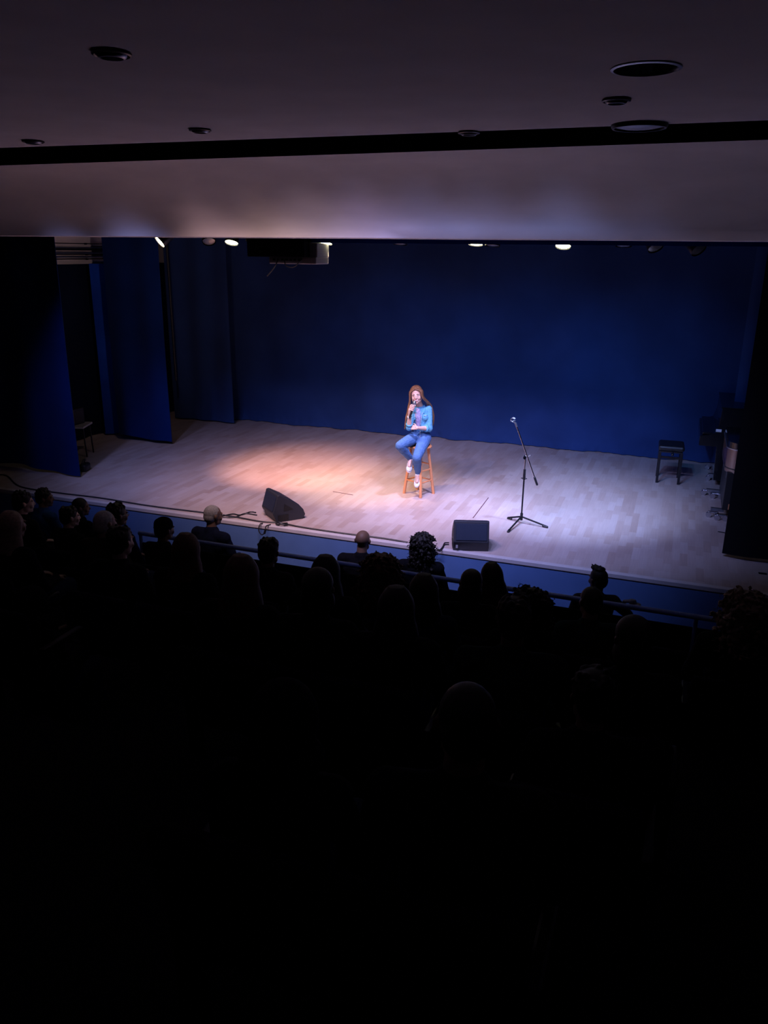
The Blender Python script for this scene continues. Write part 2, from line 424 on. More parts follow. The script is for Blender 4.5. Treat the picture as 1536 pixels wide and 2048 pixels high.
# ================================================================== CURTAINS
def curtain(name, p0, p1, z0, z1, amp, wl, m, label, cat='curtain', hem=None, thick=0.012, seed=0, nx=None, top=None, bz=None, group=None, flare=0.0, taper=0.0):
    """cloth hung from p0 to p1 (x,y) with folds; hem(t) lifts the bottom edge"""
    p0, p1 = Vector((*p0, 0)), Vector((*p1, 0)); L = (p1-p0).length; d = (p1-p0)/L; nrm = Vector((d.y, -d.x, 0))
    nx = nx or max(24, int(L/0.03)); nz = 60; mb = MB(); vs = []
    for side in (0, 1):
        for j in range(nz+1):
            t = (j/nz)**1.6 if flare else j/nz
            for i in range(nx+1):
                u = i/nx; s = u*L; zb = z0 + (hem(u) if hem else 0.0)
                z = zb+(z1-zb)*t
                wob = noise.noise(Vector((s*0.7+seed, z*0.25, seed)))*0.9
                a = amp*(0.35+0.65*(1-t)**0.5 if not flare else 0.7)
                f = a*(math.sin(2*math.pi*s/wl + 2.2*noise.noise(Vector((s*0.8, z*0.12, seed+3)))) * 0.6 + wob + 0.5*noise.noise(Vector((s*2.3, z*0.35, seed+9))))
                if flare:
                    e = math.exp(-z/0.07); f += flare*e*(0.55+0.9*noise.noise(Vector((s*3.1, 0, seed+5)))+0.4*noise.noise(Vector((s*9, z*8, seed))))
                P = p0 + d*(s + (taper*(1-t) if u > 0.999 else 0)) + nrm*(f + side*-thick); vs.append((P.x, P.y, z))
    W = nx+1; N = W*(nz+1); fs = []
    for sd in (0, 1):
        for j in range(nz):
            for i in range(nx):
                a = sd*N+j*W+i; q = (a, a+1, a+W+1, a+W); fs.append(q if sd == 0 else q[::-1])
    for i in range(nx):
        fs.append((i+1, i, N+i, N+i+1)); a = nz*W+i; fs.append((a, a+1, N+a+1, N+a))
    for j in range(nz):
        fs.append((j*W, (j+1)*W, N+(j+1)*W, N+j*W)); a = j*W+nx; fs.append((a+W, a, N+a, N+a+W))
    mb._add(vs, fs)
    o = mb.build(name, m, smooth=True)
    return tag(o, label, cat, group)

curtain('backcloth', (-9.0, 13.86), (1.9, 13.86), 0.012, 4.9, 0.055, 1.7, M['back'], 'wide navy backcloth hanging across the rear of the stage', flare=0.16, seed=2, nx=520)
curtain('leg_curtain', (-9.93, 9.19), (-8.13, 9.19), 0.03, 4.9, 0.05, 0.75, M['leg'], 'near left blue leg curtain at the stage front, its hem nearest the audience', seed=11,
        hem=lambda u: 0.02+0.03*math.sin(u*5))
curtain('leg_curtain', (-9.18, 11.45), (-8.10, 11.45), 0.05, 4.9, 0.04, 0.62, M['leg'], 'middle left blue leg curtain hanging clear between two dark gaps', seed=23,
        hem=lambda u: 0.05*(1-u)+0.012*math.sin(u*9))
curtain('leg_curtain', (-9.35, 13.40), (-8.0, 13.40), 0.03, 4.9, 0.05, 0.55, M['back'], 'far left dark blue leg curtain beside the backcloth', seed=31)
curtain('leg_curtain', (0.70, 9.27), (2.45, 8.95), 0.03, 4.9, 0.03, 0.9, M['dark'], 'black leg curtain at the right front of the stage hiding the piano ends', seed=41,
        hem=lambda u: 0.01+0.02*math.sin(u*4))
P = onY(1459, 868, 12.9)
curtain('leg_curtain', (P.x, 12.9), (2.3, 12.75), 0.03, 4.9, 0.05, 0.45, M['back'], 'dim grey-blue leg curtain standing behind the pianos on the right', seed=47)
P = onY(1126, 489, 9.0)
curtain('border_curtain', (-4.75, 9.0), (2.4, 9.0), P.z-0.005, 4.9, 0.012, 0.9, M['border'], 'bright blue border cloth hanging just behind the bulkhead edge', seed=53)
curtain('wall_curtain', (-9.80, 8.6), (-9.80, 14.35), 0.02, 2.97, 0.04, 0.5, M['leg2'], 'black cloth covering the lower left side wall of the stage', seed=61)
P0 = onX(196, 862, -9.62); 
curtain('wall_curtain', (-9.62, 11.62), (-9.18, 11.95), 0.03, 2.98, 0.02, 0.4, M['strip'], 'narrow lit curtain edge, painted brighter blue, beside the middle left leg curtain', seed=67)

# cable trays and pipes on the upper left wall
for i, (z, r) in enumerate([(3.30, .008), (3.235, .012), (3.205, .018), (3.15, .02), (3.125, .010), (3.085, .016), (3.05, .010)]):
    mb = MB(); mb.tube([(-9.85, 8.6, z), (-9.85, 11.2, z+0.004), (-9.85, 13.8, z)], r, 8)
    mb.box((-9.88, 10.4, z), (0.04, 0.03, 0.03)); mb.box((-9.88, 11.9, z), (0.04, 0.03, 0.03)); mb.box((-9.88, 13.2, z), (0.04, 0.03, 0.03))
    o = mb.build('wall_pipe', M['blackmetal'] if i % 2 == 0 else M['steel'], smooth=True)
    names = ['topmost', 'second from the top', 'third from the top', 'fourth from the top', 'fifth from the top', 'second lowest', 'lowest']
    tag(o, 'thin conduit on the upper left stage wall, %s of the seven' % names[i], 'pipe', 'conduits on the upper left wall')
mb = MB(); 
P = onX(337, 500, -8.75)
mb.tube([(-8.78, P.y, 4.92), (-8.78, P.y, 0.9)], 0.02, 10)
tag(mb.build('hanging_rope', M['cable'], smooth=True), 'dark pull rope hanging in the gap beside the middle left leg curtain', 'rope')

# ================================================================== CEILING FITTINGS
names = {0: 'small recessed downlight with stepped ring at the far left of the ceiling near the camera', 1: 'small recessed downlight at the left end of the ceiling edge',
         2: 'small recessed downlight left of centre near the ceiling edge', 3: 'small recessed downlight right of centre near the ceiling edge',
         4: 'small recessed downlight between the two large round fittings', 5: 'large chrome recessed downlight nearest the camera on the right', 6: 'large round flush ceiling fitting on the dark ceiling edge at right'}
for i, (px, py, r, kind) in enumerate(DL):
    P = onz(px, py, ZC)
    e = empty('downlight', P, 0, names[i], 'ceiling light', 'ceiling downlights')
    if kind == 0:
        MB().lathe([(r*.84, .03), (r*.84, -.004), (r, -.004), (r, -.012), (r*.9, -.016), (r*.82, -.012), (r*.82, .03)]).build('ring', M['blackmetal'], e, True)
        MB().lathe([(r*.80, .0), (r*.74, -.018), (r*.62, -.026), (r*.56, -.026), (r*.54, .06), (r*.80, .06), (r*.80, .0)]).build('inner_ring', M['steel'], e, True)
        MB().lathe([(r*.5, .03), (r*.3, .015), (0.001, .01)]).build('lamp', M['lensoff'], e, True)
    elif kind == 1:
        MB().lathe([(r*.855, .10), (r*.855, -.002), (r*.95, -.002), (r*.95, -.006), (r*.87, -.009), (r*.84, .0), (r*.82, .1)]).build('ring', M['steel'], e, True)
        mb = MB(); n = 36; vs = []; fs = []
        for (rr, z) in [(r*.83, .0), (r*.72, .07), (r*.52, .14), (r*.3, .17)]:
            for j in range(n):
                q = rr*(1-0.025*(j % 2)); vs.append((q*math.cos(2*math.pi*j/n), q*math.sin(2*math.pi*j/n), z))
        for a in range(3):
            for j in range(n): fs.append((a*n+j, a*n+(j+1) % n, (a+1)*n+(j+1) % n, (a+1)*n+j))
        mb._add(vs, fs); mb.build('reflector', M['chrome'], e)
        MB().ball((0, 0, .15), (r*.3, r*.3, .05)).build('bulb', M['lensoff'], e, True)
    else:
        MB().lathe([(r*.9, .01), (r, .0), (r, -.012), (r*.95, -.026), (r*.88, -.026), (r*.86, -.012), (r*.86, .0)]).build('ring', M['blackmetal'], e, True)
        MB().lathe([(r*.86, -.012), (r*.6, -.022), (.001, -.026)]).build('diffuser', M['steel'], e, True)

# par cans over the stage
def par_can(px, py, Y, tilt, rz, on, label, scale=1.0, group='stage lamps behind the bulkhead'):
    P = onY(px, py, Y)
    e = empty('stage_lamp', P, rz, label, 'stage light', group)
    rot = Euler((tilt, 0, 0)).to_matrix(); r = 0.085*scale
    # body points up from its face at the origin
    MB().lathe([(r*.98, .0), (r, .005), (r, .16), (r*.7, .22), (r*.35, .24), (.001, .24)], rot=rot).build('lamp_body', M['blackmetal'], e, True)
    MB().lathe([(r*.94, .012), (r*.7, .004), (r*.4, -.001), (.001, -.003)], rot=rot).build('lens', M['lens'] if on else M['lensoff'], e, True)
    mb = MB(); a = rot @ Vector((r*1.05, 0, .10)); b = rot @ Vector((-r*1.05, 0, .10)); top = Vector((0, 0, .36))
    mb.tube([a, a+Vector((0.01, 0, .16)), top+Vector((.03, 0, 0)), top-Vector((.03, 0, 0)), b+Vector((-0.01, 0, .16)), b], .008, 6)
    mb.cone(top, Vector((0, 0, 4.215-P.z)), .012, .012)
    mb.build('yoke', M['blackmetal'], e, True)
    return e, P, rot
CANS = [(463, 486, 9.28, R(-24), 0.1, True, 'brightest warm lit lamp hanging over the left leg curtains'),
        (319, 484, 9.28, R(-52), -0.65, True, 'lit lamp tilted steeply beside the middle left leg curtain'),
        (651, 487, 9.28, R(-14), -0.2, True, 'lit lamp just right of the hanging projector'),
        (951, 489, 9.28, R(-14), 0.0, True, 'small lit lamp above the singer, left of the brightest right lamp'),
        (1126, 493, 9.28, R(-24), 0.0, True, 'bright lit lamp above the microphone stand'),
        (800, 489, 9.28, R(-10), 0.0, False, 'dull lensed lamp, blue wash added, between the projector and the singer'),
        (985, 492, 9.28, R(-10), 0.0, False, 'dull lensed lamp, blue wash added, between the two right hand lit lamps'),
        (1247, 493, 9.28, R(-10), 0.0, False, 'dull lensed square edged lamp, blue wash added, right of the bright lamp'),
        (1312, 496, 9.28, R(-40), 0.7, False, 'unlit tilted lamp, second from the right'),
        (1398, 500, 9.28, R(-50), 0.8, False, 'unlit steeply tilted lamp, rightmost over the stage'),
        (505, 483, 9.28, R(-10), 0.0, False, 'unlit lamp at the left corner of the projector box'),
        (418, 484, 9.28, R(-35), 0.6, False, 'unlit lamp left of the brightest warm lamp')]
CAN = []
for c in CANS: CAN.append(par_can(*c[:6], c[6]))
def spot(parent, name, loc, aim, col, watts, cone, blend, size=0.06):
    ld = bpy.data.lights.new(name, 'SPOT'); ld.color = col; ld.energy = watts; ld.spot_size = R(cone); ld.spot_blend = blend; ld.shadow_soft_size = size
    o = bpy.data.objects.new(name, ld); COL.objects.link(o)
    loc, aim = Vector(loc), Vector(aim)
    q = (aim-loc).to_track_quat('-Z', 'Y')
    if parent is not None:
        mw = Matrix.Translation(parent.location) @ Euler(parent.rotation_euler).to_matrix().to_4x4()
        o.parent = parent; o.matrix_local = mw.inverted() @ (Matrix.Translation(loc) @ q.to_matrix().to_4x4())
    else:
        o.location = loc; o.rotation_euler = q.to_euler()
    return o
WARM = (1.0, 0.50, 0.38); PINK = (0.60, 0.56, 1.0); LAV = (0.40, 0.52, 1.0); BLUE = (0.10, 0.36, 1.0)
BEAMS = [(0, (-5.4, 10.9, 0), WARM, 1100, 48, 1.0), (2, (-4.1, 10.5, 0), (1.0, 0.66, 0.40), 1300, 50, 1.0), (3, (-2.9, 9.9, 0), PINK, 600, 54, 1.0),
         (4, (-1.3, 10.6, 0), LAV, 1000, 62, 1.0), (1, (-9.4, 12.2, 2.6), (1.0, 0.72, 0.75), 70, 100, 1.0),
         (5, (-4.8, 13.8, 0.5), BLUE, 230, 60, 1.0), (6, (-2.4, 13.8, 0.6), BLUE, 260, 60, 1.0), (7, (-0.5, 13.8, 0.4), BLUE, 190, 60, 1.0)]  # added blue backcloth washes, set at lamps whose lenses look unlit
for i, aim, c, wt, cone, bl in BEAMS:
    e, P, rot = CAN[i]
    spot(e, 'beam', P-Vector((0, 0, .03)), aim, c, wt, cone, bl, 0.07)
e = empty('lighting_bar', (-3.4, 9.28, 4.2), 0, 'black lighting bar over the stage front carrying the row of lamps', 'lighting bar')
MB().cone((-5.2, 0, 0), (4.6, 0, 0), .025, .025).build('bar', M['blackmetal'], e, True)
for x in (-5, -2.5, 0, 2.4, 4.4): MB().cone((x, 0, 0), (x, 0, .72), .008, .008).build('suspension_wire', M['blackmetal'], e, True)
for nm, col, wt, loc, aim, cone, bl, sz, wh in LIGHTS:
    e = empty('slot_lamp', loc, 0, 'house front lamp in the ceiling slot, %s' % wh, 'stage light', 'lamps inside the ceiling slot')
    d = (Vector(aim)-Vector(loc)).normalized(); rot = (-d).to_track_quat('Z', 'Y').to_matrix()
    MB().lathe([(.11, .0), (.11, .2), (.06, .26), (.001, .26)], rot=rot).build('lamp_body', M['blackmetal'], e, True)
    MB().cone(-d*.1, (0, 0, 4.98-loc[2]), .012, .012).build('hanger', M['blackmetal'], e, True)
    spot(e, 'beam', Vector(loc)+d*0.02, aim, col, wt, cone, bl, sz)

# projector hanging in a black box behind the bulkhead
A = onY(511, 513, 9.0); B = onY(623, 513, 9.0)
e = empty('projector', ((A.x+B.x)/2, 9.0, A.z), 0, 'pale ceiling projector hung under a black box behind the bulkhead', 'projector')
wx = B.x-A.x
MB().cone((0, 0, .5), (0, 0, 4.93-A.z), .025, .025).build('ceiling_pole', M['blackmetal'], e, True)
MB().box((0, 0.0, .28), (wx, .40, .56), bev=.006).build('housing', M['dark'], e)
MB().box((.16, .10, -.035), (.62, .36, .085), bev=.012).box((.415, .12, .08), (.11, .34, .16), bev=.01).build('projector_body', M['greyplastic'], e)
mb = MB()
for i in range(7): mb.box((-.08+.055*i, -.082, -.03), (.03, .006, .022))
mb.build('sockets', M['port'], e)
MB().tube(catmull([(-.02, -.09, -.03), (-.06, -.12, -.12), (-.14, -.12, -.2), (-.17, -.1, -.22)]), .007).build('cable', M['cable'], e, True)
MB().tube(catmull([(.06, -.09, -.03), (.1, -.12, -.1), (.2, -.12, -.11), (.28, -.09, -.03), (.3, 0, .02)]), .006).build('cable', M['cable'], e, True)

# ================================================================== STOOL
ST = Vector((-3.24, 10.32, 0)); A20 = R(20)
e = empty('bar_stool', ST, A20, 'tall wooden stool with round seat under the singer', 'stool')
SH = 0.70
MB().lathe([(.001, SH-.032), (.15, SH-.032), (.165, SH-.024), (.168, SH-.012), (.16, SH-.002), (.13, SH), (.001, SH-.004)], n=40).build('seat', M['wood'], e, True)
feet = [(-.205, 0), (.018, -.215), (.208, .0), (-.014, .195)]
tops = [(-.115, 0), (.01, -.115), (.115, 0), (-.008, .11)]
def legp(i, z):
    t = z/(SH-.03); return Vector((feet[i][0]+(tops[i][0]-feet[i][0])*t, feet[i][1]+(tops[i][1]-feet[i][1])*t, z))
for i in range(4): MB().cone(legp(i, 0), legp(i, SH-.028), .021, .019, 12).build('leg', M['wood'], e, True)
for (i, j, z) in [(0, 1, .20), (1, 2, .20), (2, 3, .20), (3, 0, .20), (0, 1, .43), (2, 3, .43), (1, 2, .36), (3, 0, .36)]:
    MB().cone(legp(i, z), legp(j, z), .0105, .0105, 10).build('rung', M['wood'], e, True)

# ================================================================== PEOPLE
def seg3(a, d, L): return Vector(a)+Vector(d)*L
def add_head(mb, Mx, neck_base=None, female=False, ears=True, nr=.050):
    """head facing -Y in the frame Mx (4x4)"""
    R3 = Mx.to_3x3()
    def B(c, r): mb.ball(Mx @ Vector(c), r, rot=R3, u=24, v=16)
    def K(a, b, ra, rb): mb.cap(Mx @ Vector(a), Mx @ Vector(b), ra, rb)
    B((0, .015, .030), (.075, .094, .084))
    B((0, -.018, -.015), (.064, .074, .085))
    B((0, -.035, -.075), (.046, .048, .036)); B((0, -.068, -.094), (.02, .017, .016))
    B((.047, -.01, -.065), (.018, .035, .03)); B((-.047, -.01, -.065), (.018, .035, .03))
    K((0, -.086, .012), (0, -.104, -.024), .007, .0105); B((.010, -.094, -.029), (.008, .009, .007)); B((-.010, -.094, -.029), (.008, .009, .007))
    for s in (-1, 1):
        B((s*.034, -.062, -.030), (.026, .020, .028)); B((s*.030, -.080, .024), (.024, .010, .008))
        if ears:
            B((s*.076, .012, -.004), (.008, .018, .030)); B((s*.082, .018, .004), (.010, .012, .022))
    B((0, -.086, -.052), (.024, .010, .0055)); B((0, -.083, -.064), (.020, .010, .006))
    if neck_base is not None: mb.cap(Mx @ Vector((0, .025, -.05)), neck_base, nr, nr*1.1, 16)

def hand_prims(mb, Mx, side=1, curl=(35, 40, 25), spread=6, thumb=(35, -0.35), sc=1.0):
    """wrist at origin, fingers along +Y, palm faces -Z, thumb on side*+X"""
    def T(v): return Mx @ (Vector(v)*sc)
    xs = [side*.030, side*.010, side*-.010, side*-.029]
    Ls = [.070, .078, .072, .056]
    for i, x in enumerate(xs):
        k0 = Vector((x, .082-(.004*abs(i-1)), 0))
        mb.cap(T((x*.55, .0, 0)), T(k0), .0135*sc, .0105*sc, 8)
        a = 0.0; P = k0; sp = R(spread*(1.5-i)*-side*-1)
        for j, (fr, rr) in enumerate([(.45, .0092), (.30, .0082), (.25, .0072)]):
            a += R(curl[j]); L = Ls[i]*fr
            d = Vector((math.sin(sp)*math.cos(a), math.cos(a)*math.cos(sp), -math.sin(a)))
            Q = P+d*L; mb.cap(T(P), T(Q), rr*sc*(1-.05*(i == 3)), rr*.93*sc, 8); P = Q
    P = Vector((side*.020, .022, -.006)); th = R(thumb[0])
    for j, (L, rr) in enumerate([(.042, .0125), (.032, .0100), (.026, .0085)]):
        a = th*(1-.35*j)
        d = Vector((side*math.sin(a), math.cos(a), thumb[1]*(1+.3*j))).normalized()
        Q = P+d*L; mb.cap(T(P), T(Q), rr*sc, rr*.9*sc, 8); P = Q

def frame(origin, ydir, znorm):
    y = Vector(ydir).normalized(); z = Vector(znorm); z = (z-y*z.dot(y)).normalized(); x = y.cross(z)
    return Matrix(((x.x, y.x, z.x, origin[0]), (x.y, y.y, z.y, origin[1]), (x.z, y.z, z.z, origin[2]), (0, 0, 0, 1)))

# ---------------------------------------------------------------- the singer
def V(*a): return Vector(a)
S = dict(head=V(-.070, -.105, 1.415), neckb=V(-.012, -.010, 1.235), chest=V(.0, .0, 1.12), waist=V(.006, .0, .965), pelvis=V(0, .02, .815),
         lsh=V(.108, .0, 1.200), lelb=V(.118, -.055, .945), lwr=V(-.055, -.215, .985),
         rsh=V(-.112, -.02, 1.200), relb=V(-.158, -.125, .968), rwr=V(-.158, -.215, 1.165),
         lhip=V(.070, .0, .800), lknee=V(-.055, -.375, .615), lank=V(-.020, -.130, .335),
         rhip=V(-.075, .0, .800), rknee=V(-.285, -.330, .765), rank=V(-.128, -.10, .530))
HM = Matrix.Translation(S['head']) @ Euler((R(4), R(-7), R(-7))).to_matrix().to_4x4()
mb = MB()
add_head(mb, HM, S['neckb'], True, True, .042)
def torso(mb, g=0.0, lo=True):
    mb.ball(S['chest'], (.115+g, .085+g, .105+g)); mb.ball(S['chest']+V(.0, .0, -.08), (.102+g, .08+g, .08+g))
    mb.cap(S['rsh']*.86+S['chest']*.14+V(0, 0, -.005), S['lsh']*.86+S['chest']*.14+V(0, 0, -.005), .043+g, .043+g)
    mb.cap(S['neckb']+V(0, .0, -.03), S['chest'], .055+g, .08+g)
    mb.ball(S['chest']+V(.050, -.052, -.02), .046+g); mb.ball(S['chest']+V(-.050, -.052, -.02), .046+g)
    if lo:
        mb.cap(S['chest'], S['waist'], .086+g, .076+g); mb.ball(S['waist'], (.092+g, .078+g, .09+g))
def hips(mb, g=0.0):
    mb.ball(S['pelvis']+V(0, .0, .01), (.138+g, .112+g, .095+g)); mb.ball(S['pelvis']+V(0, .0, .09), (.110+g, .086+g, .07+g))
    mb.ball(S['pelvis']+V(0, .045, -.01), (.14+g, .10+g, .085+g))
def leg(mb, h, k, a, g=0.0, n=16, low=True):
    mid = (h+k)/2; mb.chain([h, mid, k], [.080+g, .070+g, .054+g], n)
    m2 = k*.65+a*.35
    mb.chain([k, m2+V(0, .012, 0), k*.25+a*.75 if not low else a], [.054+g, .052+g, (.034+g)], n)
torso(mb); hips(mb)
leg(mb, S['lhip'], S['lknee'], S['lank']); leg(mb, S['rhip'], S['rknee'], S['rank'])
mb.chain([S['lsh'], (S['lsh']+S['lelb'])/2, S['lelb']], [.043, .040, .033]); mb.chain([S['lelb'], S['lelb']*.65+S['lwr']*.35, S['lwr']], [.033, .032, .021])
mb.chain([S['rsh'], (S['rsh']+S['relb'])/2, S['relb']], [.043, .040, .033]); mb.chain([S['relb'], S['relb']*.65+S['rwr']*.35, S['rwr']], [.033, .032, .021])
# feet inside the shoes
def foot_dir(a, toe): return (toe-a)
ltoe = V(-.042, -.225, .205); rtoe = V(-.150, -.250, .440)
mb.chain([S['lank'], S['lank']*.2+ltoe*.8], [.034, .026]); mb.chain([S['rank'], S['rank']*.2+rtoe*.8], [.034, .026])
# hands: right round the microphone, left cupping the right elbow
MIC_T = V(-.100, -.262, 1.335); MIC_B = V(-.158, -.235, 1.120)
mdir = (MIC_T-MIC_B).normalized()
def grip_hand(mb):
    W = S['rwr']; G = MIC_B*.32+MIC_T*.68   # centre of grip
    out = V(-1, -.15, .25); out = (out-mdir*out.dot(mdir)).normalized(); sidev = mdir.cross(out)
    # palm on the outer (image left) and rear side of the handle; fingers wrap across the front
    palm_c = G+out*.030+V(0, .012, -.01)
    mb.cap(W, palm_c-mdir*.03, .022, .024); mb.cap(palm_c-mdir*.032, palm_c+mdir*.030, .019, .018)
    mb.cap(W, palm_c+mdir*.02, .020, .020)
    for i in range(4):
        c = G+mdir*(.036-.0225*i); r0 = .027
        pts = []
        for a in ((150, 95, 40, -10) if i < 3 else (150, 100, 55, 15)):
            t = R(a); fwd = V(0, -1, 0); fwd = (fwd-mdir*fwd.dot(mdir)).normalized(); 
            pts.append(c + (out*(-math.cos(R(180-a)))*-1*1.0*0 + (out*math.cos(R(a-0)+math.pi)*-1)*0) + (out*math.cos(R(150-a)) + fwd*math.sin(R(150-a)))*r0)
        mb.chain(pts, [.0095, .009, .0082, .0072], 8)
    # thumb along the near rear side of the handle, pointing up and over
    bwd = V(0, 1, 0); bwd = (bwd-mdir*bwd.dot(mdir)).normalized()
    mb.chain([palm_c-mdir*.015, G+bwd*.024+out*.012+mdir*.01, G+bwd*.010-out*.022+mdir*.030, G-out*.026+mdir*.044-bwd*.006], [.013, .0115, .0095, .008], 8)
grip_hand(mb)
LH = frame(S['lwr'], (S['relb']-S['lwr'])+V(-.01, -.0, .012), V(.10, -.9, .45))
hand_prims(mb, LH, side=1, curl=(18, 38, 30), spread=3, thumb=(42, -.15), sc=.92)
sing = link('person', fuse(mb, 'person', .005, 3), M['skin'], None)
sing.location = ST; sing.rotation_euler = (0, 0, A20)
tag(sing, 'long haired person in light blue denim shirt and jeans seated on stool, holding microphone', 'person')
# shirt: open front, sleeves rolled at the elbow
mb = MB(); torso(mb, .012)
mb.chain([S['lsh'], (S['lsh']+S['lelb'])/2, S['lelb']*.97+S['lsh']*.03], [.050, .050, .047]); mb.cap(S['lelb'], S['lelb']*.80+S['lwr']*.20, .050, .046)
mb.chain([S['rsh'], (S['rsh']+S['relb'])/2, S['relb']*.97+S['rsh']*.03], [.049, .049, .046]); mb.cap(S['relb'], S['relb']*.82+S['rwr']*.18, .046, .042)
def wr(co): return .0025*noise.noise(co*22)+.0025*noise.noise(Vector((co.x*30, co.y*30, co.z*60)))
link('denim_shirt', fuse(mb, 'denim_shirt', .006, 3, wr), M['denimshirt'], sing)
mb = MB()
for s, e in ((S['lelb']*.78+S['lwr']*.22, S['lelb']*.68+S['lwr']*.32), (S['relb']*.80+S['rwr']*.20, S['relb']*.70+S['rwr']*.30)):
    mb.cone(s, e, .050 if s.x > 0 else .046, .049 if s.x > 0 else .044, 20)
link('rolled_cuffs', mb.mesh('rolled_cuffs'), M['denimshirt'], sing, True)
# collar
mb = MB()
for s in (-1, 1):
    pts = [S['neckb']+V(s*.010, .052, .018), S['neckb']+V(s*.052, .018, .016), S['neckb']+V(s*.062, -.035, -.022), S['neckb']+V(s*.050, -.078, -.070)]
    for i in range(3): mb.cap(pts[i], pts[i+1], .013 if i < 2 else .014, .014 if i < 1 else .011, 8)
link('collar', fuse(mb, 'collar', .005, 1), M['denimshirt'], sing)
# patterned top showing between the open fronts, narrowing to the tied hem
mb = MB()
mb.cap(S['neckb']+V(-.028, -.045, -.040), S['chest']+V(-.040, -.072, -.01), .036, .050); mb.cap(S['chest']+V(-.040, -.072, -.01), S['waist']+V(-.040, -.068, .03), .050, .030)
link('patterned_top', fuse(mb, 'patterned_top', .006, 3), M['top'], sing)
mb = MB(); 
mb.tube(catmull([S['neckb']+V(.030, -.072, -.06), S['chest']+V(.010, -.110, .02), S['chest']+V(.004, -.128, -.03), S['waist']+V(-.012, -.100, .03)]), .0045, 6)
mb.cap(S['chest']+V(.045, -.106, .012), S['chest']+V(.080, -.090, .012), .006, .006)
link('button_placket', mb.mesh('button_placket'), M['denimseam'], sing, True)
# jeans
mb = MB(); hips(mb, .008); leg(mb, S['lhip'], S['lknee'], S['lank'], .008); leg(mb, S['rhip'], S['rknee'], S['rank'], .008)
link('jeans', fuse(mb, 'jeans', .006, 3, wr), M['jeans'], sing)
mb = MB(); n = 28
c = S['pelvis']+V(.0, .0, .125)
mb.tube([c+V(.108*math.cos(2*math.pi*i/n), .090*math.sin(2*math.pi*i/n), -.008*math.cos(2*math.pi*i/n)) for i in range(n+1)], .012, 8)
link('belt', mb.mesh('belt'), M['belt'], sing, True)
mb = MB(); mb.tube(catmull([S['pelvis']+V(-.005, -.102, .10), S['pelvis']+V(-.005, -.124, .04), S['pelvis']+V(-.005, -.115, .0)]), .004, 6)
link('seams', mb.mesh('seams'), M['denimseam'], sing, True)
# shoes
def shoe(a, toe):
    d = (toe-a); L = d.length; dn = d.normalized(); up = V(0, -.35, 1); up = (up-dn*up.dot(dn)).normalized(); rt = dn.cross(up)
    Fm = frame(a, dn, up); mb = MB()
    R3 = Fm.to_3x3()
    mb.ball(Fm @ V(0, .0, -.018), (.041, .050, .048), rot=R3); mb.ball(Fm @ V(0, L*.45, -.028), (.040, .090, .038), rot=R3)
    mb.ball(Fm @ V(.0, L*.85, -.034), (.044, .062, .030), rot=R3); mb.cap(Fm @ V(0, -.012, .018), Fm @ V(0, .03, -.006), .040, .040)
    o = link('shoe', fuse(mb, 'shoe', .005, 2), M['shoe'], sing)
    mb = MB(); mb.ball(Fm @ V(0, -.005, -.058), (.036, .042, .010), rot=R3); mb.ball(Fm @ V(0, L*.45, -.060), (.036, .09, .010), rot=R3); mb.ball(Fm @ V(0, L*.86, -.060), (.042, .062, .011), rot=R3)
    link('sole', fuse(mb, 'sole', .005, 1), M['sole'], o)
    mb = MB()
    for i in range(4):
        y = L*(.25+.13*i); mb.tube(catmull([Fm @ V(-.022, y, -.010-.004*i), Fm @ V(0, y+.008, .002-.007*i), Fm @ V(.022, y+.012, -.010-.004*i)]), .003, 6)
    link('laces', mb.mesh('laces'), M['denimseam'], o, True)
shoe(S['lank']+V(0, .0, -.01), ltoe); shoe(S['rank']+V(0, 0, -.01), rtoe)
mb = MB()
for i in range(2):
    q = S['rwr']*(.86-.05*i)+S['relb']*(.14+.05*i); dd = (S['relb']-S['rwr']).normalized(); Fm = frame(q, dd, V(0, -1, 0))
    mb.tube([Fm @ V(.026*math.cos(2*math.pi*j/16), 0, .026*math.sin(2*math.pi*j/16)) for j in range(17)], .004, 6)
link('bracelet', mb.mesh('bracelet'), M['shoe'], sing, True)
# face
for s in (-1, 1):
    MB().ball(HM @ V(s*.029, -.0790, .006), (.0115, .006, .0050), rot=HM.to_3x3()).build('eye', M['eye'], sing, True)
    MB().ball(HM @ V(s*.029-.001, -.0845, .006), (.0050, .003, .0048), rot=HM.to_3x3()).build('iris', M['iris'], sing, True)
    mb = MB(); mb.tube([HM @ V(s*.014, -.0905, .026), HM @ V(s*.030, -.090, .0295), HM @ V(s*.045, -.080, .024)], [.0022, .0026, .0012], 6); mb.build('eyebrow', M['brow'], sing, True)
mb = MB(); mb.tube(catmull([HM @ V(-.030, -.081, -.044), HM @ V(-.012, -.095, -.0515), HM @ V(0, -.098, -.0525), HM @ V(.012, -.095, -.0515), HM @ V(.028, -.083, -.046)], 4), .0024, 6)
mb.tube(catmull([HM @ V(-.028, -.083, -.046), HM @ V(-.012, -.093, -.064), HM @ V(0, -.095, -.067), HM @ V(.012, -.093, -.064), HM @ V(.028, -.083, -.046)], 4), .0028, 6)
mb.build('lips', M['lip'], sing, True)
MB().ball(HM @ V(0, -.0885, -.058), (.024, .0085, .008), rot=HM.to_3x3()).build('teeth', M['teeth'], sing, True)
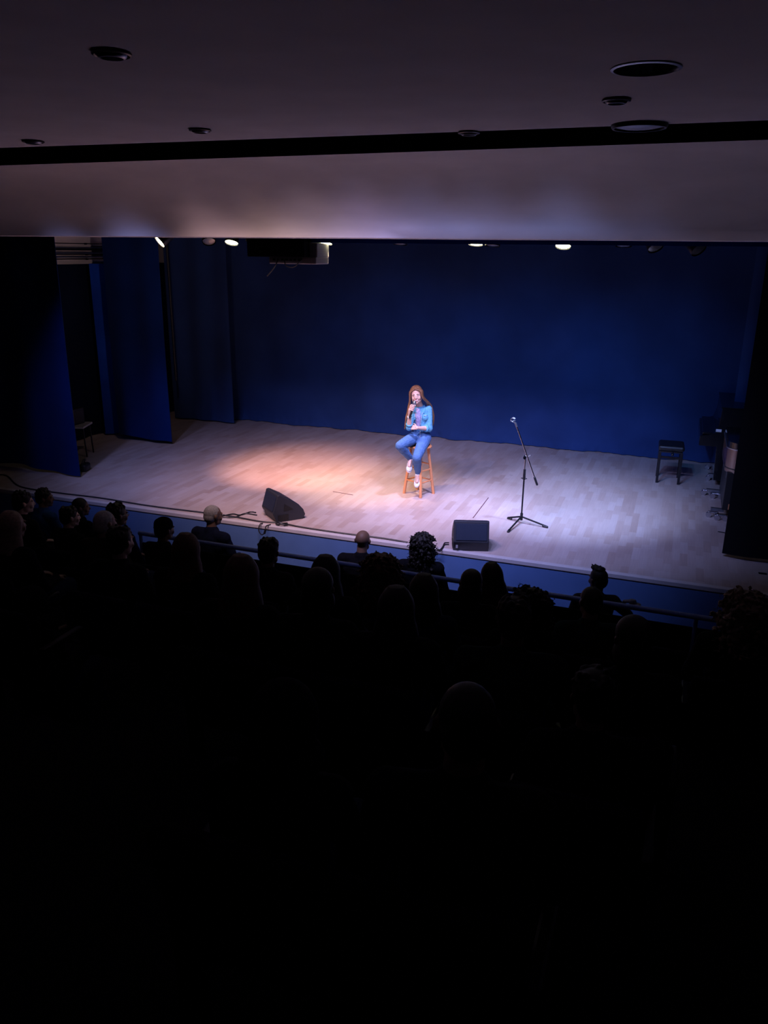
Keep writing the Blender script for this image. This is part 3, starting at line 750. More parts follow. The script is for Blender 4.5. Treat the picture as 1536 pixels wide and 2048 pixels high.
# hair: centre parting, long straight lengths down both sides to the waist
mb = MB()
mb.ball(HM @ V(0, .026, .040), (.084, .098, .083), rot=HM.to_3x3(), u=24, v=16)
rnd = random.Random(3)
for s in (-1, 1):
    for i in range(15):
        t = i/14.0
        # root along the parting from the forehead back to the crown
        root = HM @ V(s*.004, -.072+.15*t, .112-.055*abs(t-.45)**1.2)
        side = HM @ V(s*(.070+.012*math.sin(math.pi*t)), -.060+.125*t, .050-.01*t)
        jaw = HM @ V(s*(.090-.006*t), -.044+.12*t, -.050)
        if s < 0:
            sh = V(-.150-.03*rnd.random()+.02*t, -.090+.13*t, 1.24); mid = V(-.188-.02*rnd.random()+.02*t, -.085+.13*t, 1.08)
            end = V(-.208-.015*rnd.random()+.02*t, -.055+.12*t, .905+.05*rnd.random()+.03*t)
        else:
            sh = V(.118+.025*rnd.random()-.02*t, .02+.08*t, 1.250); mid = V(.168+.018*rnd.random()-.02*t, .045+.05*t, 1.10)
            end = V(.168+.018*rnd.random()-.03*t, .06+.04*t, .955+.04*rnd.random())
        mb.tube(catmull([root, side, jaw, sh, mid, end], 5), [.010]*5+[.013]*8+[.014]*8+[.011]*3+[.006]*2, 7)
hair = link('hair', fuse(mb, 'hair', .0055, 2, lambda co: .0018*noise.noise(Vector((co.x*160, co.y*160, co.z*6)))), M['hairbrown'], sing)

# microphone in the hand
e = empty('microphone', (0, 0, 0), 0, 'handheld microphone with grey mesh head held to the singer\'s chin', 'microphone')
e.location = ST; e.rotation_euler = (0, 0, A20)
MB().cone(MIC_B, MIC_T-mdir*.030, .0135, .0195, 18).build('handle', M['black'], e, True)
mb = MB(); mb.ball(MIC_T, (.026, .026, .028)); mb.cone(MIC_T-mdir*.032, MIC_T-mdir*.006, .020, .0265, 18); mb.build('mesh_head', M['steel'], e, True)

# ---------------------------------------------------------------- theatre seats
def make_seat():
    t = empty('theatre_seat', (0, 0, 0)); 
    MB().box((0, .02, .385), (.46, .44, .09), bev=.03).build('seat_cushion', M['seatcloth'], t)
    rot = Euler((R(10), 0, 0)).to_matrix()
    MB().box((0, -.235, .63), (.48, .07, .50), rot=rot, bev=.03).build('backrest', M['seatcloth'], t)
    for s in (-1, 1):
        mb = MB(); mb.box((s*.255, -.02, .60), (.05, .34, .035), bev=.012); mb.box((s*.255, -.12, .30), (.035, .12, .60), bev=.008)
        mb.build('armrest', M['blackmetal'], t)
    return t
PROTO = make_seat(); used = [False]
def seat_at(x, y, z, label, group):
    o = PROTO if not used[0] else copy_tree(PROTO); used[0] = True
    o.location = (x, y, z); return tag(o, label, 'seat', group)

# ---------------------------------------------------------------- audience
def hair_mb(kind, Mx, rnd):
    R3 = Mx.to_3x3(); mb = MB()
    def B(c, r, **k): mb.ball(Mx @ Vector(c), r, rot=R3, **k)
    cap = [((0, .024, .040), (.084, .097, .086)), ((0, .055, .0), (.076, .066, .085))]
    if kind == 'bald': return None
    if kind == 'cropped':
        B((0, .021, .034), (.0775, .0945, .0855)); B((0, .050, -.005), (.072, .066, .075)); return mb, .006, 1
    for c, r in cap: B(c, r, u=20, v=14)
    if kind == 'short':
        for i in range(40):
            a = rnd.uniform(0, 6.28); h = rnd.uniform(.2, 1); q = math.sqrt(1-h*h*.8)
            B((.080*q*math.cos(a), .022+.092*q*math.sin(a), .045+.082*h), (.014,)*3, u=8, v=6)
        return mb, .007, 1
    if kind == 'quiff':
        B((0, -.03, .115), (.050, .06, .026)); B((0, .03, .122), (.055, .06, .02))
        for i in range(16): mb.cap(Mx @ V(rnd.uniform(-.04, .04), rnd.uniform(-.06, .07), .11), Mx @ V(rnd.uniform(-.05, .05), rnd.uniform(-.08, .08), .145), .010, .004, 6)
        return mb, .006, 1
    if kind == 'beanie':
        B((0, .02, .055), (.090, .104, .088)); B((0, .07, .075), (.06, .055, .06)); B((0, .02, .035), (.093, .107, .03)); return mb, .007, 2
    if kind == 'hood':
        B((0, .03, .02), (.115, .125, .135)); B((0, .06, -.09), (.14, .12, .08)); return mb, .009, 3
    if kind == 'bun':
        B((0, .10, .09), (.045,)*3); return mb, .007, 2
    if kind == 'bob':
        for s in (-1, 1): B((s*.055, .03, -.06), (.04, .06, .07))
        B((0, .06, -.06), (.075, .05, .07)); return mb, .007, 2
    if kind in ('long', 'wavy'):
        for i in range(26):
            a = math.pi*(-.12+1.24*i/25); cx, cy = math.cos(a), math.sin(a)
            ln = .30+.08*rnd.random(); wv = .012 if kind == 'wavy' else .003
            pts = [V(.03*cx, .02+.03*cy, .115), V(.080*cx, .02+.090*cy, .04), V(.088*cx, .03+.085*cy, -.05), V(.105*cx, .035+.085*cy, -.13),
                   V(.118*cx+rnd.uniform(-wv, wv), .05+.080*cy, -.22), V(.112*cx+rnd.uniform(-wv, wv)*2, .06+.07*cy, -ln)]
            mb.tube([Mx @ p for p in catmull(pts, 4)], [.014]*10+[.017]*6+[.014]*3+[.006]*2, 7)
        return mb, .008, 2
    if kind in ('curly', 'bigcurly'):
        k = 1.0 if kind == 'curly' else 1.25
        B((0, .04, .02), (.105*k, .11*k, .115)); B((0, .055, -.09), (.115*k, .085*k, .11)); B((0, .055, -.18), (.10*k, .07*k, .08))
        for i in range(420):
            a = rnd.uniform(0, 6.28); zz = rnd.uniform(-.25, .135); rr = (.118 if zz > -.16 else .105)*k*math.sqrt(max(.12, 1-max(0, zz-.0)**2/.0196))
            x, y = rr*math.cos(a), .045+rr*.98*math.sin(a)
            if y < -.045 and zz < .07: continue
            B((x, y, zz), (rnd.uniform(.009, .019),)*3, u=7, v=5)
        for i in range(230):
            a = rnd.uniform(0, 6.28); zz = rnd.uniform(-.27, .14); rr = .124*k*math.sqrt(max(.12, 1-max(0, zz)**2/.0196))
            c = V(rr*math.cos(a), .045+rr*math.sin(a), zz)
            if c.y < -.045: continue
            o = V(math.cos(a), math.sin(a), rnd.uniform(-.6, .3)).normalized(); pts = []
            for j in range(9):
                ph = j*1.1+i; pts.append(Mx @ (c + o*(.0048*j) + V(math.cos(ph), math.sin(ph), math.sin(ph*.7))*.008))
            mb.tube(pts, .0042, 5)
        return mb, .006, 0

def seated(name, x, y, zf, ztop, hair, cloth, label, skin='skin2', hairm='hairdark', face=True, wide=1.0, lean=0.0, legc='jean', extra=None, arms='lap', tilt=0.0, hyaw=None):
    rnd = random.Random(int(x*1000)+int(y*77))
    bz = math.atan2(-3.24-x, 10.3-y)      # direction of the singer
    to = -math.degrees(math.atan2(-3.24-x, 10.3-y))  # +ve = left
    tot = math.atan2(-( -3.24-x), (10.3-y)) # angle right-of +Y is negative rotation
    yaw_abs = -math.atan2((-3.24-x), (10.3-y))  # rotation about z taking +Y towards singer
    yaw_abs = math.atan2(-(-3.24-x), (10.3-y))
    body = max(-R(12), min(R(12), yaw_abs*.35)); hy = yaw_abs-body if hyaw is None else hyaw
    hy = max(-R(55), min(R(55), hy))
    hh = {'bald': 1.30, 'cropped': 1.303}.get(hair, 1.315)
    if hair in ('quiff',): hh = 1.335
    if hair == 'beanie': hh = 1.335
    if hair == 'hood': hh = 1.345
    s = (ztop-zf)/hh; s = max(.9, min(1.12, s)); zoff = (ztop-zf) - hh*s
    mb = MB()
    hc = V(0, .03-lean, 1.185)
    HMx = Matrix.Translation(hc) @ Euler((R(3), tilt, hy)).to_matrix().to_4x4()
    nb = V(0, .075-lean*.7, 1.04)
    add_head(mb, HMx, nb, nr=.052)
    pel = V(0, .12, .545); ch = V(0, .10-lean*.5, .88)
    sh = {q: V(q*.175*wide, .09-lean*.6, .975) for q in (-1, 1)}
    def tor(mb, g=0):
        mb.ball(ch, (.165*wide+g, .105+g, .15+g), u=20, v=14); mb.cap(ch, pel, .115*wide+g, .125*wide+g, 16)
        mb.cap(sh[-1], sh[1], .058+g, .058+g); mb.cap(nb-V(0, 0, .02), ch, .065+g, .10+g); mb.ball(pel, (.17*wide+g, .125+g, .105+g))
        mb.ball(V(0, .06, .72), (.14*wide+g, .115+g, .13+g))
    def armset(q):
        el = V(q*.245*wide, .02-lean*.3, .70); wr_ = V(q*.11, -.22, .665)
        if arms == 'out' and q < 0: el = V(q*.36*wide, -.06, .78); wr_ = V(q*.40, -.22, .70)
        if arms == 'fold': wr_ = V(q*.03, -.16, .72)
        return el, wr_
    def armp(mb, q, g=0, wrist=True):
        el, wr_ = armset(q); mb.chain([sh[q], (sh[q]+el)/2, el], [.050+g, .046+g, .039+g]); mb.chain([el, el*.6+wr_*.4, wr_], [.039+g, .037+g, .025+g])
        return wr_, (wr_-el).normalized()
    def legp_(mb, q, g=0):
        h = V(q*.095, .10, .545); k = V(q*.12, -.33, .565); a = V(q*.13, -.33, .09)
        mb.chain([h, (h+k)/2, k], [.092*wide+g, .080+g, .060+g]); mb.chain([k, V(q*.125, -.32, .38), a], [.057+g, .055+g, .038+g])
        return a
    tor(mb)
    for q in (-1, 1):
        wv, dv = armp(mb, q); hand_prims(mb, frame(wv, dv+V(-q*.1, -.3, -.05), V(0, -.05, 1)), side=-q, curl=(14, 24, 18), sc=1.0)
        a = legp_(mb, q); mb.cap(a+V(0, .02, -.03), a+V(0, -.14, -.045), .038, .034)
    for v in mb.bm.verts: pass
    me = fuse(mb, 'person', .0075, 2)
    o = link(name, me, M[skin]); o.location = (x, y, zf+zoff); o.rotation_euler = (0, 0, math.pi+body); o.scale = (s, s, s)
    tag(o, label, 'person')
    mb = MB(); tor(mb, .014)
    for q in (-1, 1): armp(mb, q, .012)
    mb.cap(nb+V(0, .005, -.01), nb+V(0, .0, -.03), .066, .085)
    link('jacket' if extra == 'jacket' else 'shirt', fuse(mb, 'shirt', .011, 3, lambda co: .005*noise.noise(co*14)), CLOTH[cloth], o)
    mb = MB(); mb.ball(pel, (.175*wide, .13, .108))
    for q in (-1, 1): legp_(mb, q, .010)
    link('trousers', fuse(mb, 'trousers', .011, 3), CLOTH[legc], o)
    for q in (-1, 1):
        mb = MB(); mb.cap(V(q*.13, -.30, .045), V(q*.13, -.47, .038), .045, .038); link('shoe', fuse(mb, 'shoe', .012, 1), M['black'], o)
    h = hair_mb(hair, HMx, rnd)
    if h:
        hm = CLOTH[cloth] if hair == 'hood' else (M['seatcloth'] if hair == 'beanie' else M[hairm])
        link({'hood': 'hood', 'beanie': 'woollen_hat'}.get(hair, 'hair'), fuse(h[0], 'hair', h[1], h[2]), hm, o)
    if extra == 'glasses':
        mb = MB()
        for q in (-1, 1):
            mb.tube([HMx @ V(q*.03+.021*math.cos(t*.5236), -.094, .004+.016*math.sin(t*.5236)) for t in range(13)], .0022, 5)
            mb.tube([HMx @ V(q*.052, -.092, .008), HMx @ V(q*.080, -.02, .01), HMx @ V(q*.083, .02, .004)], .0022, 5)
        mb.tube([HMx @ V(-.009, -.097, .008), HMx @ V(.009, -.097, .008)], .002, 5)
        mb.build('glasses', M['steel'], o, True)
    return o, s

AUD = [  # px, py (top of head), row, hair, cloth, skin, hair material, label, extra dict
 (430, 1009, 7.6, 'cropped', 'navy', 'skin2', 'hairgrey', 'grey cropped person in dark jacket, seated before the rail left of centre', dict(wide=1.1, extra='jacket')),
 (728, 1059, 7.6, 'bald', 'black', 'skin2', 'hairdark', 'bald person in dark T-shirt with ears standing out, seated just before the stage', dict(wide=1.12)),
 (846, 1064, 7.6, 'curly', 'black', 'skin2', 'hairdark', 'person with long dark corkscrew curls, silhouetted left of the square wedge', {}),
 (1197, 1129, 7.6, 'quiff', 'grey', 'skin2', 'hairdark', 'person with shaved sides and raised dark hair on top, arm on a pale sleeve', dict(arms='out')),
 (92, 975, 7.6, 'short', 'blue', 'skin2', 'hairdark', 'person with thick dark hair and a blue collar, far left front row', {}),
 (165, 994, 7.6, 'bob', 'black', 'skin2', 'hairdark', 'person with dark bobbed hair, between the two left profile heads', {}),
 (238, 1003, 6.3, 'short', 'navy', 'skin2', 'hairdark', 'bearded looking person in glasses shown in profile against the blue fascia', dict(extra='glasses')),
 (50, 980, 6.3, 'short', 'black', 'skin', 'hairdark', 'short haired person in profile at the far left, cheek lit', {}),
 (332, 1030, 6.3, 'beanie', 'black', 'skin2', 'hairdark', 'person in round dark hat left of the grey cropped person', {}),
 (985, 1119, 6.3, 'long', 'black', 'skin2', 'hairdark', 'tall dark haired person leaning beside a shorter neighbour, right of centre', dict(tilt=.12)),
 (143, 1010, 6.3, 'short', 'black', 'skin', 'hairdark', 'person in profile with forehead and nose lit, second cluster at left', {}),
 (214, 1019, 5.4, 'cropped', 'brown', 'skin2', 'hairgrey', 'balding person with thin grey hair behind the person in glasses', {}),
 (541, 1072, 5.4, 'short', 'black', 'skin2', 'hairdark', 'person with swept dark hair below the left wedge', {}),
 (765, 1104, 5.4, 'bigcurly', 'maroon', 'skin2', 'hairauburn', 'person with big reddish curls in the centre, right of a long haired neighbour', {}),
 (943, 1133, 5.4, 'bob', 'black', 'skin2', 'hairdark', 'person with a rounded dark bob touching the taller dark haired neighbour', dict(tilt=-.1)),
 (1183, 1170, 5.4, 'cropped', 'green', 'skin2', 'hairdark', 'short haired person directly below the quiffed front row person', {}),
 (28, 1017, 4.5, 'wavy', 'black', 'skin2', 'hairfair', 'person with light shoulder length hair at the left picture edge', {}),
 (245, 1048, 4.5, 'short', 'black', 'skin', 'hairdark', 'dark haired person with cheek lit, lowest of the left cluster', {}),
 (378, 1060, 4.5, 'wavy', 'black', 'skin2', 'hairauburn', 'person with wavy auburn lit lengths, below the grey cropped person', {}),
 (655, 1103, 4.5, 'long', 'black', 'skin2', 'hairdark', 'person with long straight dark hair left of the big reddish curls', {}),
 (850, 1140, 4.5, 'long', 'navy', 'skin2', 'hairdark', 'person with long dark hair under the corkscrew curled person', {}),
 (1060, 1170, 4.5, 'curly', 'black', 'skin2', 'hairdark', 'curly dark haired person right of the leaning pair', dict(wide=.95)),
 (488, 1101, 3.6, 'long', 'black', 'skin2', 'hairauburn', 'long haired person left of centre with a brown rim of light on the hair', {}),
 (640, 1128, 3.6, 'bob', 'black', 'skin2', 'hairdark', 'person with smooth dark hair below the long straight haired person', {}),
 (796, 1163, 3.6, 'long', 'black', 'skin2', 'hairdark', 'person with wide smooth long hair in the centre, in front of the big curls', dict(wide=1.1)),
 (1032, 1185, 3.6, 'short', 'green', 'skin2', 'hairdark', 'broad shouldered person right of centre with lit shoulder outline', dict(wide=1.2, hyaw=0.0)),
 (1268, 1222, 3.6, 'bob', 'black', 'skin2', 'hairdark', 'person with dark rounded hair right of the broad shouldered person', {}),
 (1482, 1176, 5.4, 'bigcurly', 'black', 'skin2', 'hairfair', 'person with big fair curls at the right picture edge', dict(tilt=-.15)),
 (575, 1342, 1.8, 'hood', 'black', 'skin2', 'hairdark', 'hooded person in the near dark, left of the dome shaped head', {}),
 (940, 1355, 1.8, 'cropped', 'black', 'skin2', 'hairdark', 'close cropped person nearest the camera whose crown catches the light', dict(wide=1.1)),
 (1188, 1328, 2.7, 'short', 'black', 'skin2', 'hairdark', 'dark person in the near right, barely lit', {}),
 (70, 1165, 3.6, 'hood', 'black', 'skin2', 'hairdark', 'hooded person low at the left picture edge', {}),
]
for (px, py, rowy, hk, cl, sk, hmn, lab, kw) in AUD:
    P = onY(px, py, rowy+.0)
    zf = row_floor(rowy) if rowy < 6.9 or rowy > 7 else ZF
    o, s = seated('person', P.x, rowy, zf, P.z, hk, cl, lab, sk, hmn, **kw)
    rl = {7.6: 'front row', 6.95: 'second row at left', 6.3: 'row behind the rail', 5.4: 'third row', 4.5: 'fourth row', 3.6: 'fifth row', 2.7: 'sixth row', 1.8: 'nearest row'}[rowy]
    seat_at(P.x, rowy-.08, zf, 'tip-up seat of the ' + ' '.join(lab.split(',')[0].split()[:11]), 'theatre seats')
for px, py, ry in [(1300, 1240, 6.3), (1375, 1250, 6.3)]:
    P = onY(px, py, ry); seat_at(P.x, ry-.05, row_floor(ry), 'empty dark tip-up seat under the rail at right, %s of the pair' % ('left' if px < 1350 else 'right'), 'theatre seats')

P = onY(1262, 1206, 7.42)
mb = MB(); rnd = random.Random(5)
for i in range(14): mb.ball(P+V(rnd.uniform(-.07, .06), rnd.uniform(-.03, .03), rnd.uniform(-.035, .03)), (rnd.uniform(.02, .04), .025, rnd.uniform(.012, .025)), u=10, v=8)
tag(link('scarf', fuse(mb, 'scarf', .006, 1), CLOTH['pale']), 'small pale crumpled scarf draped at the end of the quiffed person\'s arm', 'scarf')

# ================================================================== RAIL
e = empty('hand_rail', (-3.0, 7.0, row_floor(6.3)), 0, 'blue painted tubular rail running in front of the second block of seats', 'railing')
zr = 0.205-row_floor(6.3)
MB().tube([(-2.47, 0, zr), (5.2, 0, zr)], .024, 16).build('top_rail', M['railpaint'], e, True)
for x in (-2.45, -.3, 1.6, 3.4, 5.1): MB().cone((x, 0, -0.44), (x, 0, zr), .02, .02, 12).build('post', M['railpaint'], e, True)
MB().tube([(-2.45, 0, .06), (5.1, 0, .06)], .014, 12).build('lower_rail', M['railpaint'], e, True)
MB().box((1.32, 0, .36), (7.5, .02, .54)).build('infill_panel', M['dark'], e)

# ================================================================== WEDGE MONITORS
def wedge(loc, rz, label, L=.40):
    t = empty('wedge_monitor', loc, rz, label, 'speaker', 'stage monitors at the stage front')
    # side profile, y towards the audience is negative; grille faces the singer (+y)
    prof = [(-.135, 0), (.215, 0), (.255, .055), (.235, .11), (.165, .19), (.05, .275), (-.085, .355), (-.115, .350), (-.185, .12)]
    mb = MB(); mb.prism(prof, -L/2, L/2); o = mb.build('cabinet', M['wedge'], t)
    md = o.modifiers.new('bev', 'BEVEL'); md.width = .008; md.segments = 2
    mb = MB(); a = V(0, -.1175, .335); 
    # perforated rear plate facing the audience, and front grille
    q = (V(0, -.116, .340)-V(0, -.181, .135)); ang = math.atan2(q.y, q.z)
    rot = Euler((-ang, 0, 0)).to_matrix()
    MB().box(V(0, -.1525, .235), (L-.05, .008, .19), rot=rot, bev=.002).build('rear_panel', M['grille'], t)
    MB().box(V(-L*.40, -.172, .065), (.022, .010, .035)).build('badge_plate', M['greyplastic'], t)
    mb = MB(); mb.prism([(.232, .105), (.164, .186), (.05, .271), (-.075, .346), (-.073, .352), (.055, .281), (.172, .196), (.241, .113)], -L/2+.02, L/2-.02); mb.build('front_grille', M['grille'], t)
    for s in (-1, 1):
        mb = MB(); mb.prism([(-.04, .14), (.09, .15), (-.03, .235)], s*(L/2)-.004, s*(L/2)+.0035); mb.build('side_handle', M['port'], t)
    mb = MB(); mb.box((-L/2-.004, -.05, .06), (.006, .14, .07)); mb.box((L/2+.004, -.05, .06), (.006, .14, .07)); mb.build('socket_plate', M['port'], t)
    return t
P = onz(554, 1046); rz_ = R(-40); q_ = Matrix.Rotation(rz_, 3, 'Z') @ V(.19, -.135, 0)
wedge(P-q_, rz_, 'black wedge monitor turned sideways with curved top, left at the stage edge', .38)
P = (onz(897, 1103)+onz(967, 1104))/2
wedge(P+V(.0, .17, 0), R(18), 'square backed black wedge monitor on the stage edge below the mic stand', .40)

# cables along the stage edge
mb = MB(); pts = []
for px, py in [(-20, 951), (12, 951), (40, 973), (110, 985), (200, 996), (300, 1012), (420, 1027), (470, 1034), (520, 1043), (560, 1046), (600, 1054), (680, 1066), (760, 1076), (815, 1085)]:
    P = onz(px, py, .008); pts.append(V(P.x, max(P.y, YF+.02), .008))
mb.tube(catmull(pts, 6), .012, 6); tag(mb.build('audio_cable', M['cable'], smooth=True), 'long black cable lying along the lip of the stage', 'cable')
mb = MB(); pts = [onz(*q, .01) for q in [(440, 1033), (465, 1028), (480, 1030), (500, 1024), (512, 1025)]]
mb.tube(catmull(pts, 6), .008, 6); pts = [onz(*q, .012) for q in [(445, 1035), (470, 1034), (490, 1027), (514, 1030)]]; mb.tube(catmull(pts, 6), .007, 6)
tag(mb.build('audio_cable', M['cable'], smooth=True), 'pair of cables running left from the sideways wedge monitor', 'cable')
mb = MB()
for k in range(3):
    c = onz(563, 1050, .01); c.y = max(c.y, YF+.05)
    mb.tube([c+V((.05+.015*k)*math.cos(t*.6), (.03+.008*k)*math.sin(t*.6), .008+.006*k+.01*math.sin(t*1.7)) for t in range(12)], .006, 6)
tag(mb.build('audio_cable', M['cable'], smooth=True), 'coiled black cable under the corner of the sideways wedge', 'cable')
mb = MB(); c = onz(524, 1055, .0); c.y = YF-.03
mb.tube(catmull([c+V(-.05, .07, .012), c+V(-.05, .0, .02), c+V(-.055, -.025, -.05), c+V(-.01, -.03, -.10), c+V(.035, -.03, -.05), c+V(.045, -.02, .015), c+V(.06, .07, .012)], 6), .007, 6)
mb.cap(c+V(.03, -.035, -.07), c+V(.045, -.03, -.02), .014, .014)
tag(mb.build('audio_cable', M['cable'], smooth=True), 'loop of black cable hanging over the stage lip left of centre', 'cable')
mb = MB(); 
for dy in (0, 6): mb.tube(catmull([onz(x, y+dy*.6, .01) for x, y in [(872, 1097), (880, 1099), (886, 1092), (889, 1086), (898, 1085)]], 6), .006, 6)
tag(mb.build('audio_cable', M['cable'], smooth=True), 'two short leads at the left side of the square backed wedge', 'cable')
for (x0, y0, x1, y1, w_, lab) in [(1436, 1063, 1452, 1066, .03, 'short black tape strip beside the right front leg curtain'), (1517, 1146, 1534, 1148, .05, 'black tape scrap on the boards at the far right'),
                                  (666, 983, 706, 990, .012, 'thin dark tape line on the warm lit boards left of the stool'), (946, 1036, 977, 995, .010, 'dark seam strip on the boards right of the stool')]:
    a, b = onz(x0, y0, .002), onz(x1, y1, .002); d = (b-a); mb = MB(); ang = math.atan2(d.y, d.x)
    mb.box((a+b)/2, (d.length, w_, .003), rot=Euler((0, 0, ang)).to_matrix()); tag(mb.build('floor_tape', M['black'] if w_ > .02 else M['belt']), lab, 'tape')

# ================================================================== MICROPHONE STAND
B0 = onz(1042, 1046); e = empty('microphone_stand', B0, 0, 'tall black boom microphone stand with tripod base, empty clip', 'microphone stand')
def loc_(p): return p-B0
clutch = loc_(onY(1050, 914, B0.y)); clutch.x = 0.0; clutch.y = 0
hub = V(0, 0, .085)
for q in [(1094, 1056), (1016, 1065), (1016, 1038)]:
    f_ = loc_(onz(*q)); f_.z = .012
    m_ = MB(); m_.tube([hub, f_+V(0, 0, .006)], .011, 8); lg = m_.build('leg', M['blackmetal'], e, True)
    d = f_.normalized(); MB().cap(f_-d*.05+V(0, 0, .008), f_, .016, .015).build('rubber_foot', M['black'], lg, True)
MB().cone((0, 0, .04), (0, 0, .13), .018, .018).build('hub', M['black'], e, True)
MB().cone((0, 0, .10), (0, 0, .60), .010, .010).build('lower_tube', M['blackmetal'], e, True)
mb = MB(); mb.cone((0, 0, .57), (0, 0, .70), .017, .015); mb.cap((-.03, 0, .585), (.03, 0, .585), .008, .008); mb.build('grip', M['black'], e, True)
MB().cone((0, 0, .65), (0, 0, clutch.z), .007, .007).build('upper_tube', M['chrome'], e, True)
tip = loc_(onY(1031, 846, B0.y-.05)); end = loc_(onY(1074, 969, B0.y-.06))
cl = V(0, -.03, clutch.z)
mb = MB(); mb.ball(V(0, 0, clutch.z), .026); mb.cone(V(0, .03, clutch.z), V(0, -.05, clutch.z), .02, .02); mb.cap(V(.02, .01, clutch.z+.01), V(.05, .01, clutch.z+.02), .008, .008); mb.build('boom_clutch', M['chrome'], e, True)
MB().cone(tip, end, .0075, .0075).build('boom_arm', M['chrome'], e, True)
dd = (end-tip).normalized(); MB().cap(end-dd*.09, end, .014, .014).build('counterweight', M['black'], e, True)
MB().cone(tip, tip+dd*.05, .012, .011).build('boom_collar', M['steel'], e, True)
mb = MB(); t2 = loc_(onY(1027, 839, B0.y-.05))
for s in (-1, 1):
    mb.tube([t2+V(.028*math.cos(a)*1.0, -.02+s*.018, .022*math.sin(a)) for a in [R(30+30*j) for j in range(9)]], .0055, 6)
mb.cap(t2+V(-.022, -.04, -.012), t2+V(.02, .0, -.012), .007, .007); mb.cap(t2+V(0, -.02, -.02), tip, .008, .008)
mb.build('clip', M['steel'], e, True)

# ================================================================== PIANO BENCH
c0 = onz(1313, 966); c1 = onz(1356, 970); c2 = onz(1316, 950)
bx = (c1-c0); W_ = bx.length; ang = math.atan2(bx.y, bx.x); ctr = (c0+c1)/2+V(-math.sin(ang), math.cos(ang), 0)*.23
e = empty('piano_bench', ctr, ang, 'black adjustable piano bench with square legs and padded seat', 'bench')
D_ = .40
for sx in (-1, 1):
    for sy in (-1, 1): MB().box((sx*W_/2, sy*D_/2, .235), (.036, .036, .47), bev=.003).build('leg', M['blackmetal'], e)
MB().box((0, -D_/2, .395), (W_, .02, .035)).box((0, D_/2, .395), (W_, .02, .035)).box((-W_/2, 0, .395), (.02, D_, .035)).box((W_/2, 0, .395), (.02, D_, .035)).build('frame', M['blackmetal'], e)
MB().box((0, 0, .478), (W_+.02, D_+.02, .02), bev=.003).build('seat_board', M['piano'], e)
MB().box((0, 0, .53), (W_+.06, D_+.05, .08), bev=.03).build('cushion', M['black'], e)
MB().cap((.02, -D_/2-.06, .455), (.02, -D_/2, .455), .022, .018).build('adjuster_knob', M['black'], e, True)

# ================================================================== PIANOS AT THE RIGHT
def caster(mb, x, y):
    mb.cap((x-.05, y, .07), (x+.05, y, .07), .016, .016, 8)
    for s in (-1, 1): mb.cone((x+s*.05, y-.018, .035), (x+s*.05, y+.018, .035), .035, .035, 14)
e = empty('upright_piano', (0.40, 12.3, 0), 0, 'black upright piano seen end-on with a small white label, behind the bench', 'piano')
mb = MB(); mb.prism([(.0, .60), (.0, .745), (.10, .76), (.20, .80), (.235, .93), (.25, 1.16), (.62, 1.16), (.62, .10), (.26, .10), (.24, .60)], 0, 1.40, axes=(0, 2, 1)); o = mb.build('case', M['piano'], e)
o.modifiers.new('b', 'BEVEL').width = .006
MB().box((.435, .70, 1.17), (.40, 1.42, .02), bev=.004).build('lid', M['piano'], e)
MB().box((.24, -.004, .84), (.075, .006, .04)).build('label', M['label'], e)
MB().box((.13, .70, .775), (.20, 1.3, .03), bev=.01).build('key_cover', M['piano'], e)
mb = MB(); caster(mb, .25, .35); caster(mb, .25, 1.05); mb.build('casters', M['chrome'], e, True)
mb = MB(); mb.box((.30, .35, .085), (.20, .06, .05)); mb.box((.30, 1.05, .085), (.20, .06, .05)); mb.build('caster_bracket', M['steel'], e)

X_ = onY(1437, 1000, 10.85).x
e = empty('digital_piano', (X_, 10.75, 0), 0, 'black piano on chrome casters with rounded polished brown end, beside right leg curtain', 'piano')
pr = []
for i in range(13):
    a = R(90+i*15*.5*1.0); pr.append((.16+.16*math.cos(a), 0.0))
mb = MB(); mb.box((.30, .55, .36), (.50, 1.05, .50), bev=.006); mb.build('case', M['black'], e)
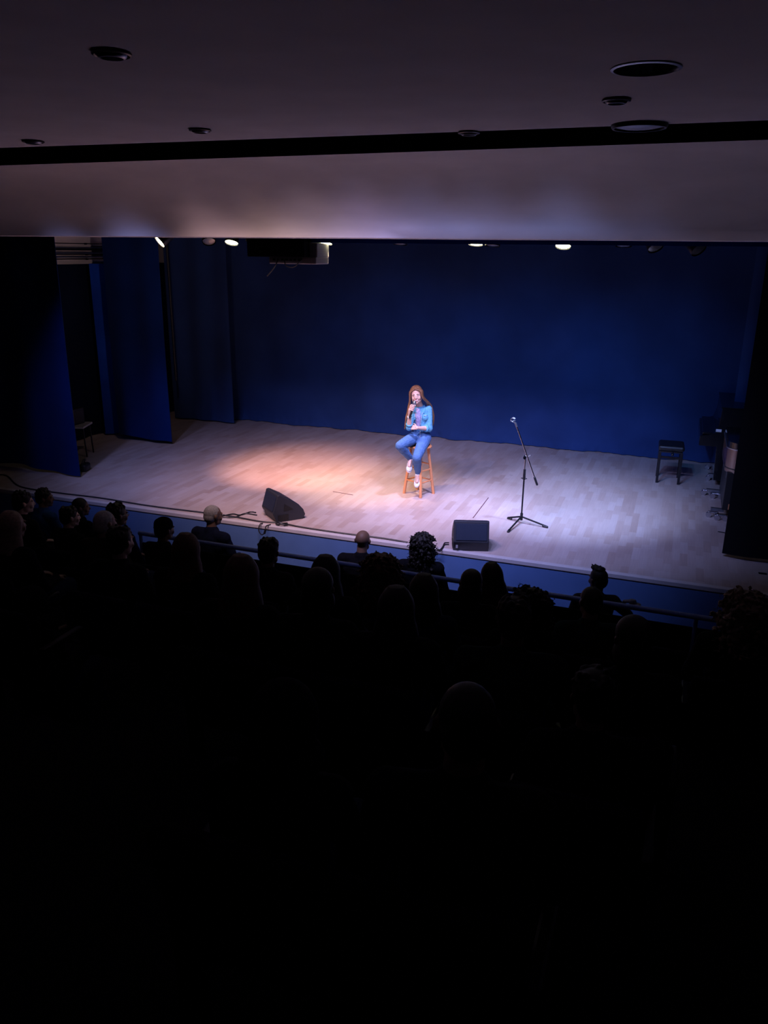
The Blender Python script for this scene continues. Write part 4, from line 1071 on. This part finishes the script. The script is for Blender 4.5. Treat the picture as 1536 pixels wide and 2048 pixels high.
# rounded polished end column from z .60 to .90
def rounded(z0, z1, grow, m, nm):
    mb = MB(); n = 20; vs = []; ring = []
    for i in range(n+1):
        a = R(180+90*i/n); ring.append((.22+(.20+grow)*math.cos(a), .20+(.20+grow)*math.sin(a)))
    ring += [(.60+grow, -grow), (.60+grow, 1.10+grow), (.02-grow, 1.10+grow)]
    k = len(ring); 
    for z in (z0, z1): vs += [(a, b, z) for a, b in ring]
    mb._add(vs, [tuple(reversed(range(k))), tuple(range(k, 2*k))]+[(i, (i+1) % k, k+(i+1) % k, k+i) for i in range(k)])
    return mb.build(nm, m, e, True)
rounded(.60, .90, 0, M['brown_gloss'], 'rounded_end'); rounded(.645, .66, .003, M['black'], 'band')
rounded(.90, .915, .012, M['steel'], 'top_edge'); rounded(.915, .99, .0, M['piano'], 'lid')
MB().box((.05, .10, .56), (.012, .03, .08)).build('latch', M['steel'], e)
MB().box((.34, .02, .16), (.44, .03, .07)).build('plinth', M['wood'], e)
mb = MB(); mb.box((.0, .08, .09), (.16, .05, .04)); mb.box((-.02, 1.0, .09), (.20, .05, .04)); mb.build('caster_bracket', M['steel'], e)
mb = MB(); caster(mb, -.05, .0); caster(mb, .05, -.10); caster(mb, -.10, 1.05); caster(mb, .02, .92); mb.build('casters', M['chrome'], e, True)

# small table with a dark device behind the near left leg curtain
P = onz(176, 912); e = empty('side_table', P+V(-.12, .0, 0), R(20), 'small table with a pale edge peeking out behind the near left leg curtain', 'table')
tz = onY(187, 853, P.y+.05).z
MB().box((-.08, .05, tz), (.42, .42, .03), bev=.004).build('table_top', M['greyplastic'], e)
for sx, sy in ((.10, -.1), (.10, .2), (-.25, -.1), (-.25, .2)): MB().cone((sx+.02, sy, 0), (sx, sy, tz-.015), .012, .012).build('leg', M['blackmetal'], e, True)
P2 = onY(158, 850, P.y+.05)
e = empty('equipment_box', (P2.x-.03, P2.y, tz+.015), 0, 'black box standing on the half hidden side table', 'box')
MB().box((0, 0, .13), (.10, .25, .26), bev=.01).build('casing', M['black'], e); MB().box((.052, -.02, .13), (.004, .16, .18)).build('front_panel', M['port'], e)
# black paper cup at the near left curtain foot
P = onz(166, 945); e = empty('gear_bag', P+V(-.04, .1, 0), 0.3, 'small dark bag on the boards by the near left leg curtain', 'bag')
MB().box((0, 0, .06), (.12, .2, .12), bev=.035).build('bag_body', M['black'], e); MB().tube(catmull([(-.03, -.05, .11), (0, -.04, .17), (0, .04, .17), (-.03, .05, .11)]), .008, 6).build('strap', M['cable'], e, True)
